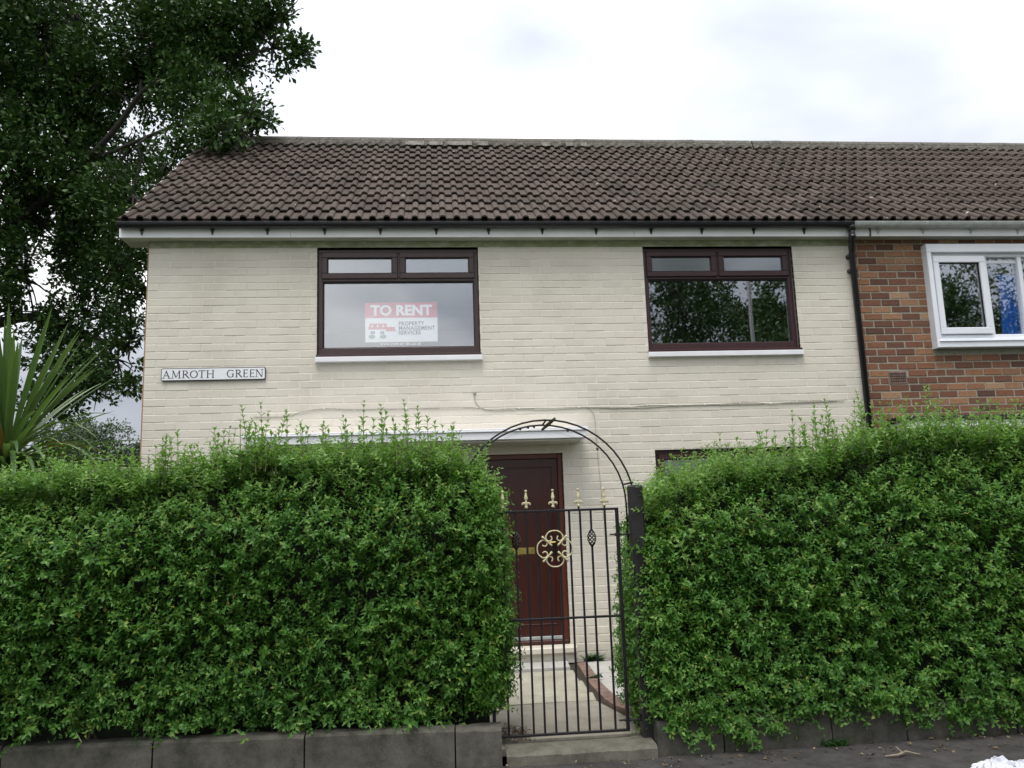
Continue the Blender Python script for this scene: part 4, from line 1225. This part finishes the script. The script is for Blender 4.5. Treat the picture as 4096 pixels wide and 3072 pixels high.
    for x, dz, h in shoots:
        k = r.choice((0, 1, 2, 3)) if h > .24 else r.choice((4, 5, 6, 7)) if h > .16 else r.choice((8, 9, 10))
        me = SHOOTS[k]; hh = .30 if k < 4 else .20 if k < 8 else .13
        o = link("shoot", me, root, (x + off[0], yf + r.uniform(.05, .42) + off[1], float(Z(x)) + dz - .03))
        s = (h + .14) / hh; w = .85 + .3 * (r.random())
        o.scale = (w, w, s); o.rotation_euler = (r.uniform(-.12, .08), r.uniform(-.12, .12), r.uniform(0, 6.28))
    return root
M['core'] = plain("dark_light_blocker", (0.012, 0.016, 0.008), 0.95, 0.4, 25)
R_ = random.Random(5)
shL = [(1.20, 0, .18), (1.26, 0, .22), (1.30, 0, .12), (1.50, 0, .15), (1.58, 0, .20), (1.64, 0, .26), (1.70, 0, .22), (1.73, 0, .32), (1.76, 0, .18), (1.82, 0, .33), (1.84, 0, .25), (1.90, 0, .28), (1.96, 0, .27), (2.08, 0, .18), (2.22, 0, .14),
       (2.40, 0, .20), (2.52, 0, .30), (2.55, 0, .2), (2.62, 0, .24), (2.66, 0, .3), (2.70, 0, .17), (2.76, 0, .22), (2.82, 0, .31), (2.86, 0, .24), (2.90, 0, .26), (2.96, 0, .2), (3.06, 0, .17), (3.13, 0, .16), (1.05, 0, .12), (2.14, 0, .12)]
shL += [(R_.uniform(1.15, 3.15), 0, R_.uniform(.08, .22)) for _ in range(38)]
shL += [(R_.uniform(-.4, 3.2), -.02, R_.uniform(.07, .15)) for _ in range(70)]
hedge("clipped green privet hedge on the left of the gate", [(-1.6, 1.75), (.17, 1.785), (1.0, 1.81), (1.35, 1.82), (1.7, 1.885), (2.1, 1.905), (2.6, 1.90), (3.05, 1.88), (3.30, 1.82), (3.42, 1.70)], -1.6, 3.43, -3.09, -2.30,
      [(-1.6, .24), (.3, .22), (1.9, .19), (3.4, .16)], [(0, -1.6), (2, -1.6)], [(0, 3.36), (.15, 3.40), (.5, 3.44), (1.0, 3.455), (1.5, 3.42), (1.75, 3.37), (2.0, 3.30)], 11, shL)
shR = [(4.60, 0, .12), (4.98, 0, .10), (5.02, 0, .14), (5.05, 0, .18), (5.20, 0, .12), (5.42, 0, .12), (5.55, 0, .18), (5.66, 0, .26), (5.70, 0, .30), (5.74, 0, .18), (5.80, 0, .24), (5.83, 0, .32), (5.88, 0, .3), (5.93, 0, .2), (6.05, 0, .18),
       (6.15, 0, .28), (6.18, 0, .22), (6.22, 0, .3), (6.30, 0, .2), (6.40, 0, .15), (6.55, 0, .25), (6.60, 0, .3), (6.63, 0, .2), (6.72, 0, .32), (6.75, 0, .2), (6.9, 0, .14), (7.02, 0, .18), (7.2, 0, .2), (6.48, 0, .18)]
shR += [(R_.uniform(5.3, 7.4), 0, R_.uniform(.06, .2)) for _ in range(70)]
shR += [(R_.uniform(4.55, 8.4), -.02, R_.uniform(.07, .15)) for _ in range(70)]
hedge("overgrown green privet hedge on the right of the gate", [(4.30, 1.42), (4.45, 1.52), (4.75, 1.68), (5.05, 1.755), (5.5, 1.77), (5.75, 1.80), (6.0, 1.87), (6.25, 1.93), (7.3, 1.93), (8.6, 1.93)], 4.30, 8.6, -3.13, -2.30,
      [(4.3, .06), (4.6, .02), (5.0, .0), (5.35, .06), (5.6, .12), (6.0, .07), (6.4, .03), (7.0, -.01), (8.6, -.01)], [(0, 4.44), (.2, 4.41), (.6, 4.40), (1.0, 4.43), (1.3, 4.50), (1.6, 4.54), (1.8, 4.62), (2.1, 4.8)], [(0, 8.6), (2, 8.6)], 23, shR, .03)
# long sprays hanging from the right hedge in front of its wall
def hanging(parent, x, y, z, L, dx, dy, seed):
    r = random.Random(seed)
    pts = []
    for i in range(int(L / .03)):
        t = i / (L / .03); pts.append((x + dx * t + r.uniform(-.004, .004), y + dy * t, z - L * (t ** 1.3) * .95))
    mb = MB(); mb.tube(pts[::3] + [pts[-1]], .0028, 4); k = len(mb.f)
    P, D, N_, Ls, Ws = [], [], [], [], []
    for p in pts:
        for sg in (-1, 1):
            if r.random() < .18: continue
            P.append(p); D.append((sg * .9 + r.uniform(-.4, .4), -.25 + r.uniform(-.5, .3), -.35 + r.uniform(-.5, .5))); N_.append((r.uniform(-.5, .5), -.8, .5 + r.uniform(-.3, .3))); s = r.uniform(.026, .050); Ls.append(s); Ws.append(s * .56)
    V, T = leafverts(np.array(P), np.array(D), np.array(N_), np.array(Ls), np.array(Ws)); b = len(mb.v)
    mb.v += [tuple(map(float, v)) for v in V]; mb.f += [tuple(int(i) + b for i in t) for t in T]
    me = mb.mesh("hanging_spray", M['greenstem']); me.materials.append(M['privet'])
    ix = np.zeros(len(mb.f), np.int32); ix[k:] = 1; me.polygons.foreach_set("material_index", ix)
    return link("hanging_spray", me, parent, (-parent.location.x, -parent.location.y, 0))
HR = bpy.data.objects["privet_hedge.001"]; HLf = bpy.data.objects["privet_hedge"]
for i, (x, y, z, L, dx, dy) in enumerate([(4.97, -3.12, .20, .30, .06, -.08), (5.0, -3.13, .16, .24, .02, -.09), (4.90, -3.12, .18, .14, -.05, -.04), (5.13, -3.10, .22, .22, .12, -.07), (5.05, -3.1, .2, .2, .15, -.08), (5.25, -3.08, .20, .10, .12, -.05),
                                          (6.10, -3.10, .26, .22, .03, -.07), (6.18, -3.1, .22, .18, .10, -.07), (6.3, -3.08, .24, .2, .18, -.08), (6.75, -3.1, .3, .26, .16, -.08), (6.9, -3.12, .26, .22, .1, -.08), (4.55, -3.1, .2, .12, .05, -.04), (7.05, -3.1, .22, .2, .1, -.1)]):
    hanging(HR, x, y, z, L, dx, dy, i)
for i in range(30):
    x = R_.uniform(4.45, 7.6)
    hanging(HR, x, -3.03 - R_.random() * .08, R_.uniform(.12, .34), R_.uniform(.08, .26), R_.uniform(-.05, .18), -R_.uniform(.03, .12), 100 + i)
for i, (x, y, z, L, dx, dy) in enumerate([(1.32, -3.06, .22, .08, .08, -.05), (1.72, -3.06, .22, .09, .1, -.04), (2.55, -3.07, .20, .08, .06, -.05), (2.1, -3.06, .24, .10, -.04, -.04), (3.0, -3.07, .2, .07, .05, -.04), (.75, -3.05, .25, .09, .07, -.04)]):
    hanging(HLf, x, y, z, L, dx, dy, 40 + i)

# ------------------------------------------------------------------ cordyline with sword leaves
cord = empty("cordyline_plant", (-.38, -1.85, 0))
tag(cord, "spiky sword leaved cordyline rising behind the left hedge", "plant")
MB().tube([(0, 0, -.05), (.01, 0, 1.0), (0, 0, 2.0)], [.07, .055, .05], 8).build("stem", M['bark'], cord)
def sword(L, wd, curl, seed):
    r = random.Random(seed); mb = MB(); n = 9; V = []
    for i in range(n + 1):
        t = i / n; a = curl * t * t
        z = L * (t - .25 * curl * t ** 3); x = L * .45 * curl * t * t
        w = wd * (.45 + 1.1 * t - .2 * t * t) * (1 - t ** 3.2) + .002
        V += [(x - w * .18, -w, z), (x + w * .25, 0, z), (x - w * .18, w, z)]
    F = [(3 * i + q, 3 * i + q + 1, 3 * i + q + 4, 3 * i + q + 3) for i in range(n) for q in (0, 1)]
    mb.add(V, F)
    return mb
SW = [sword(L, w, c, i).mesh("leaf", M['sword']) for i, (L, w, c) in enumerate([(1.18, .025, .08), (1.12, .022, .3), (1.08, .020, .8), (1.05, .020, 1.35), (1.15, .025, .18)])]
SO = sword(.8, .024, .9, 9).mesh("leaf", M['swordold'])
r = random.Random(3)
for i in range(270):
    el = r.random() ** .8
    az = r.uniform(0, 2 * math.pi)
    tilt = math.radians(4 + 118 * el)
    me = r.choice(SW[:2] + SW[4:]) if tilt < .7 else r.choice(SW[1:4])
    if tilt > 1.95 or r.random() < .06: me = SO
    o = link("leaf", me, cord, (.03 * math.cos(az), .03 * math.sin(az), 2.02 + .10 * (1 - el) + r.uniform(-.05, .03)))
    s = r.uniform(.82, 1.08)
    o.scale = (s, s, s); o.rotation_euler = (0, tilt, az)

# ------------------------------------------------------------------ trees
def limbpath(a, b, sag=.15, n=7, seed=0):
    r = np.random.default_rng(seed); a = np.array(a, float); b = np.array(b, float)
    L = np.linalg.norm(b - a); P = []
    for i in range(n + 1):
        t = i / n
        p = a + (b - a) * t + np.array([0, 0, sag * L * math.sin(math.pi * t)])
        if 0 < i < n: p = p + r.normal(size=3) * .025 * L
        P.append(tuple(p))
    return P
def crown_leaves(clumps, per, lsize, spray=7, spread=.11, droop=.0):
    Ps, Ds, Ns, Ls = [], [], [], []
    for cx, cy, cz, rad in clumps:
        n = max(12, int(per * rad * rad / spray))
        d = norm(rng.normal(size=(n, 3))); q = rng.random(n) ** .5
        c = np.array([cx, cy, cz]) + d * (q * rad)[:, None] * np.array([1.05, 1.05, .82])
        # uneven clumps: keep sprays where the noise is high
        keep = vnoise(c[:, 0] * 2.1 + c[:, 1] * .9, c[:, 2] * 2.3 + c[:, 1] * .7, 77) > .33
        c = c[keep]; d = d[keep]; n = len(c)
        for k in range(spray):
            dd = norm(d * .5 + rng.normal(size=(n, 3)) * .75 + np.array([0, 0, droop]))
            Ps.append(c + dd * rng.uniform(0, spread, n)[:, None]); Ds.append(dd)
            Ns.append(norm(rng.normal(size=(n, 3)) * .6 + np.array([0, 0, .9])))
            Ls.append(rng.uniform(.7, 1.2, n) * lsize)
    P = np.concatenate(Ps); L = np.concatenate(Ls)
    return kites(P, np.concatenate(Ds), np.concatenate(Ns), L, L * .58)
def tree(name, label, base, trunk_h, trunk_r, clumps, per, lsize, mat, seed, limbs=None, spread=.11, group=None, bark=None, more=0):
    root = empty(name, base); off = tuple(-np.array(base))
    tag(root, label, "tree", group)
    bark = bark or M['bark']
    top = (base[0] + .2, base[1], base[2] + trunk_h)
    MB().tube([base, (base[0] + .05, base[1] - .05, base[2] + trunk_h * .5), top, (top[0] + .2, top[1] + .1, top[2] + trunk_h * .7)], [trunk_r * 1.25, trunk_r, trunk_r * .85, trunk_r * .4], 10).build("trunk", bark, root, off, True)
    br = MB()
    for i, (cx, cy, cz, rad) in enumerate(clumps):
        cand = [np.array(top) + np.array([.1, .05, trunk_h * .5]) * k / 4 for k in range(5)] + [np.array(q) for pts, _ in (limbs or []) for q in smooth(pts, 4)]
        c_ = np.array([cx, cy, cz]); st = min(cand, key=lambda q: np.linalg.norm(q - c_) + .25 * max(0, q[2] - cz))
        P = limbpath(st, (cx, cy, cz), .06, 7, seed + i)
        L = np.linalg.norm(np.array(P[0]) - np.array(P[-1])); r0 = min(trunk_r * .22, .011 * L + .008)
        br.tube(P, list(np.linspace(r0, .006, 8)), 6)
        for k in range(11 if i < more else 4):
            e = np.array([cx, cy, cz]) + norm(rng.normal(size=3)) * rad * (.95 if i < more else .85)
            br.tube(limbpath(P[5], e, .05, 4, seed + i * 7 + k), list(np.linspace(.018, .005, 5)), 4)
    br.build("branches", bark, root, off, True)["kind"] = 'stuff'
    for pts, rr in (limbs or []):
        MB().tube(smooth(pts, 4), list(np.linspace(rr, rr * .25, (len(pts) - 1) * 4 + 1)), 8).build("limb", bark, root, off, True)
    V, F = crown_leaves(clumps, per, lsize, spread=spread) if not more else (lambda A, B: (np.concatenate([A[0], B[0]]), np.concatenate([A[1], B[1] + len(A[0])])))(crown_leaves(clumps[:more], per, lsize, spread=spread), crown_leaves(clumps[more:], per * .33, lsize * 1.3, spread=spread))
    o = link("crown", npmesh("crown", V + np.array(off), F, mat), root); o["kind"] = 'stuff'
    return root
OAK = [(-3.68, 4.5, 9.83, 1.25), (-3.08, 5.5, 10.58, 1.32), (-1.48, 4.2, 9.69, 1.13), (-0.42, 3.6, 9.4, 0.9), (0.31, 3.4, 9.41, 0.58), (0.77, 3.2, 9.37, 0.34), (0.58, 3.3, 8.8, 0.44), (1.03, 3.2, 8.71, 0.24), (-0.06, 3.8, 8.81, 0.59), (-3.87, 5, 8.93, 1.26), (-2.72, 4.6, 8.98, 1.02), (-1.93, 5, 9.27, 0.94), (-0.58, 3.4, 8.14, 0.65), (0.19, 2.6, 7.38, 0.43), (0.61, 2.3, 7.16, 0.24), (0.13, 2.0, 6.76, 0.38), (0.55, 1.9, 6.65, 0.19), (-3.4, 4.2, 7.46, 1.06), (-3.03, 5.2, 8.02, 0.89), (-1.73, 4, 7.38, 0.42), (-0.54, 2.8, 6.97, 0.31), (-1.86, 3.8, 6.57, 0.54), (-0.88, 3, 6.53, 0.23), (-3.75, 5, 6.85, 0.92), (-2.67, 4.4, 6.69, 0.76), (-1.46, 3.4, 6.0, 0.34), (-3.46, 4.4, 5.61, 0.95), (-2.88, 5, 5.96, 0.78), (-1.8, 4, 5.62, 0.47), (-3.16, 4.6, 4.9, 0.77), (-2.58, 5, 5.0, 0.67), (-1.64, 4, 5.1, 0.3), (-1.76, 4.4, 4.5, 0.32), (-2.69, 4.6, 4.07, 0.63), (-1.94, 4.2, 3.98, 0.45), (-1.61, 4, 3.62, 0.2), (-2.34, 4.4, 3.59, 0.31), (-3.2, 5, 3.58, 0.5)]
r = random.Random(12)
extra = []
while len(extra) < 42:
    a, e, q = r.uniform(0, 2 * math.pi), r.uniform(-.6, 1.35), r.uniform(.55, 1.0)
    p = (-5.8 + 5.6 * q * math.cos(a) * math.cos(e), 5.6 + 5.0 * q * math.sin(a) * math.cos(e), 8.2 + 5.0 * q * math.sin(e))
    if p[0] < -4.0 or p[2] > 11.3 or (p[1] > 6.0 and p[0] < -1.6):
        if p[2] > 3.2: extra.append((*p, r.uniform(.9, 1.4)))
tree("oak_tree", "large dark leafy oak overhanging the gable end of the cream house", (-6.0, 5.4, -.3), 4.2, .38, OAK + extra, 6000, .090, M['oak'], 100,
     [([(-6.0, 5.3, 4.0), (-4.35, 4.6, 5.99), (-3.9, 4.5, 6.26), (-3.06, 4.3, 6.8), (-2.1, 4.1, 7.74), (-1.42, 3.9, 8.52), (-0.26, 3.6, 8.76), (0.58, 3.3, 8.8)], .085),
      ([(-2.5, 4.2, 7.35), (-2.09, 4.1, 7.43), (-0.97, 3.0, 7.25), (-0.48, 2.6, 7.16), (0.13, 2.0, 6.79)], .04),
      ([(-6.0, 5.3, 3.9), (-4.6, 4.9, 4.6), (-3.4, 4.7, 4.9), (-2.4, 4.6, 4.5), (-1.8, 4.4, 4.3)], .12),
      ([(-6.0, 5.4, 4.4), (-5.0, 5.6, 7.0), (-4.2, 5.5, 8.6), (-3.2, 5.4, 10.2)], .15), ([(-5.9, 5.5, 4.6), (-6.6, 6.0, 8.0), (-7.2, 6.4, 11.0)], .2), ([(-6.2, 5.5, 4.0), (-8.0, 6.5, 6.5), (-9.6, 7.5, 8.5)], .15), ([(-6.1, 5.6, 4.2), (-5.6, 7.5, 7.0), (-5.0, 9.0, 9.0)], .15)], more=38)
def blob(c, R, n, seed, flat=.75):
    r = random.Random(seed); out = []
    for i in range(n):
        a, e, q = r.uniform(0, 2 * math.pi), r.uniform(-1.2, 1.4), r.uniform(.35, .95)
        out.append((c[0] + R * q * math.cos(a) * math.cos(e), c[1] + R * q * math.sin(a) * math.cos(e), c[2] + R * flat * q * math.sin(e), R * r.uniform(.28, .42)))
    return out
tree("distant_tree", "rounded grey green tree far off behind the cordyline leaves", (-15.9, 35, -.3), 2.0, .25, blob((-15.9, 35, 5.0), 2.6, 22, 1, .95), 1300, .15, M['fartree'], 300, spread=.3)
tree("distant_tree", "dark low tree far off beside the cream house corner", (-12.4, 36, -.3), 1.8, .25, blob((-11.9, 36, 4.3), 2.3, 20, 2), 1300, .15, M['fartree'], 330, spread=.3)
tree("distant_tree", "pale bushy tree far off at the left edge behind the cordyline", (-22.5, 38, -.3), 2.2, .25, blob((-22.5, 38, 4.2), 3.4, 16, 3), 700, .18, M['fartree'], 360, spread=.3)
# trees and lamp column across the road, seen as reflections in the right upstairs window
ST = [((13.2, -24, 9.0), 4.6, 24, 4), ((19.5, -27, 8.5), 4.4, 20, 5), ((27.5, -26, 8.0), 4.6, 18, 6)]
for i, (c, R, n, s) in enumerate(ST):
    tree("street_tree", ["leafy tree across the road reflected on the left in the right upstairs window", "leafy tree across the road reflected on the right in the right upstairs window", "leafy tree across the road reflected in the white window next door"][i],
         (c[0], c[1], -.3), 4.0, .3, blob(c, R, n + 8, s, 1.0), 320, .20, M['oak'], 400 + 30 * i, spread=.35)
lp = empty("lamp_post", (10.9, -10.4, -.2)); tag(lp, "grey street lamp column reflected in the right upstairs window", "lamp post")
MB().tube([(0, 0, 0), (0, 0, 1.5), (0, 0, 1.55), (0, 0, 8.5)], [.09, .09, .058, .045], 10).build("column", M['lampgrey'], lp, smooth=True)
MB().tube([(0, 0, 8.4), (-.05, .5, 8.75), (-.1, 1.2, 8.85)], .035, 8).build("arm", M['lampgrey'], lp)
MB().cbox(-.2, 0, 1.1, 1.6, 8.80, 8.92, .02).build("lantern", M['lampgrey'], lp)

# ------------------------------------------------------------------ garden wall at the left, behind the hedge
gw = empty("garden_wall", (-3.0, 3.0, -.05)); tag(gw, "red brick garden wall with pale coping behind the left hedge", "wall")
MB().box(-3.2, 2.98, 0, .215, 0, 2.30).build("wall_core", M['mortar'], gw)
gm = brickmesh("brick", M['red_brick'])
for r_ in range(20, 28):
    for k in range(14):
        xx = -.30 + k * BL + (BL / 2 if r_ % 2 else 0)
        if xx < 2.85: link("brick", gm, gw, (xx, -.006, r_ * CH + CH / 2 + .0))
for k in range(10):
    MB().cbox(-3.1 + k * .605, -3.1 + k * .605 + .60, -.03, .245, 2.31, 2.375, .008).build("coping_stone", M['greyflag'], gw)

# ------------------------------------------------------------------ weeds, litter, bag
def fern(label, x, y, z, n, L, seed, mat, cat="weed", up_=.75):
    r = random.Random(seed); root = empty("weed", (x, y, z)); tag(root, label, cat)
    P, D, N_, Ls, Ws = [], [], [], [], []
    for i in range(n):
        az = r.uniform(0, 2 * math.pi); l = L * r.uniform(.6, 1.1); lean = r.uniform(.25, 1.0)
        bx, by = r.uniform(-.09, .09), r.uniform(-.02, .03)
        for k in range(14):
            t = k / 14
            p = np.array([bx + math.cos(az) * l * lean * t, by - abs(math.sin(az)) * l * lean * t * .7, l * up_ * (t - .45 * t * t * lean)])
            for sg in (-1, 1):
                P.append(p); D.append((-math.sin(az) * sg, math.cos(az) * sg, .15)); N_.append((0, -.4, 1)); s = .032 * (1 - t * .8); Ls.append(s); Ws.append(s * .42)
    V, T = leafverts(np.array(P), np.array(D), np.array(N_, float), np.array(Ls), np.array(Ws))
    o = link("fronds", npmesh("fronds", V, T, mat), root); o["kind"] = 'stuff'
    return root
fern("dark green fern growing at the foot of the wall beside the doorstep", 4.58, -.05, 0, 46, .17, 1, M['fern'])
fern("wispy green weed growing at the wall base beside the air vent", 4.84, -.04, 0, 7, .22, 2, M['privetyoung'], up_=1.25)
fern("small green weed growing in the brick edging of the path", 4.40, -1.0, .015, 9, .07, 3, M['fern'])
fern("small weed clump at the foot of the right edging wall", 5.62, -3.12, -.08, 16, .09, 4, M['fern'])

def litter(name, label, n, xr, yr, z, mat, size, seed):
    r = np.random.default_rng(seed)
    P = np.stack([r.uniform(*xr, n), r.uniform(*yr, n), np.full(n, z) + r.random(n) * .008], 1)
    D = r.normal(size=(n, 3)); D[:, 2] *= .15
    N_ = r.normal(size=(n, 3)) * .35 + np.array([0, 0, 1])
    L = r.uniform(.4, 1.2, n) * size
    V, F = leafverts(P, D, N_, L, L * .5, .3, .1)
    return tag(link(name, npmesh(name, V, F, mat)), label, "litter", kind='stuff')
litter("leaf_litter", "dry brown leaves scattered along the pavement below the right hedge", 120, (4.3, 7.3), (-3.45, -3.12), -.074, M['litter'], .035, 1)
litter("leaf_litter", "dry leaf crumbs along the pavement below the step", 70, (3.3, 4.6), (-3.40, -3.16), -.074, M['litter'], .020, 2)
litter("leaf_litter", "dead twigs and leaves piled behind the left foot of the gate", 160, (3.38, 3.62), (-2.92, -2.55), .006, M['litter'], .030, 3)
tw = MB(); r = random.Random(8)
for i in range(22):
    x, y, a, l = r.uniform(3.40, 3.60), r.uniform(-2.90, -2.60), r.uniform(0, 6.28), r.uniform(.05, .16)
    tw.tube([(x, y, .01), (x + l * .5 * math.cos(a), y + l * .5 * math.sin(a), .03 + r.random() * .03), (x + l * math.cos(a), y + l * math.sin(a), .012)], .002, 4)
tag(tw.build("dead_twigs", M['twig']), "tangle of dry brown twigs behind the left foot of the gate", "twigs", kind='stuff')
st = MB(); st.tube([(5.78, -3.44, -.07), (5.86, -3.46, -.06), (5.93, -3.42, -.055), (6.0, -3.46, -.066)], [.004, .008, .007, .003], 6); st.tube([(5.90, -3.44, -.06), (5.90, -3.36, -.04)], [.006, .003], 5)
tag(st.build("fallen_stick", M['stick']), "pale forked dry stick lying on the pavement near the white bag", "stick")
stk = MB(); stk.tube([(4.52, -1.98, -.03), (4.52, -1.985, .10), (4.515, -1.99, .21)], [.027, .026, .024], 7)
tag(stk.build("wooden_stake", M['twig']), "short weathered wooden stake beside the gate post", "stake")

# crumpled white bag
V = []; F = []; nu, nv = 28, 16
for j in range(nv + 1):
    for i in range(nu):
        a = 2 * math.pi * i / nu; ph = math.pi / 2 * j / nv
        rr = 1 + .16 * math.sin(3 * a + 1.0) + .10 * math.sin(7 * a + 4 * ph) + .06 * math.sin(13 * a - 6 * ph)
        hgt = .062 * (1 + .25 * math.sin(2 * a + .4)) * math.sin(ph)
        V.append((.145 * rr * math.cos(a) * math.cos(ph) ** .7, .10 * rr * math.sin(a) * math.cos(ph) ** .7, hgt + .010 * math.sin(9 * a + 5 * ph)))
for j in range(nv):
    for i in range(nu):
        a = j * nu + i; b = j * nu + (i + 1) % nu
        F.append((a, b, b + nu, a + nu))
bg = MB(); bg.add(V, F)
bgo = bg.build("plastic_bag", M['bag'], None, (6.24, -3.83, -.078)); bgo.rotation_euler = (0, 0, .3)
tag(bgo, "crumpled white plastic bag lying on the dark pavement at bottom right", "bag")
b2 = MB(); b2.add([(x * .6 + .19, y * .7 - .02, z * .55) for x, y, z in V], F); b2.build("bag_fold", M['bag'], bgo)
hn = MB(); hn.tube(smooth([(-.15, 0, .05), (-.19, -.02, .055), (-.215, -.03, .04), (-.205, -.02, .02)]), .008, 5); hn.build("bag_handle", M['bag'], bgo)
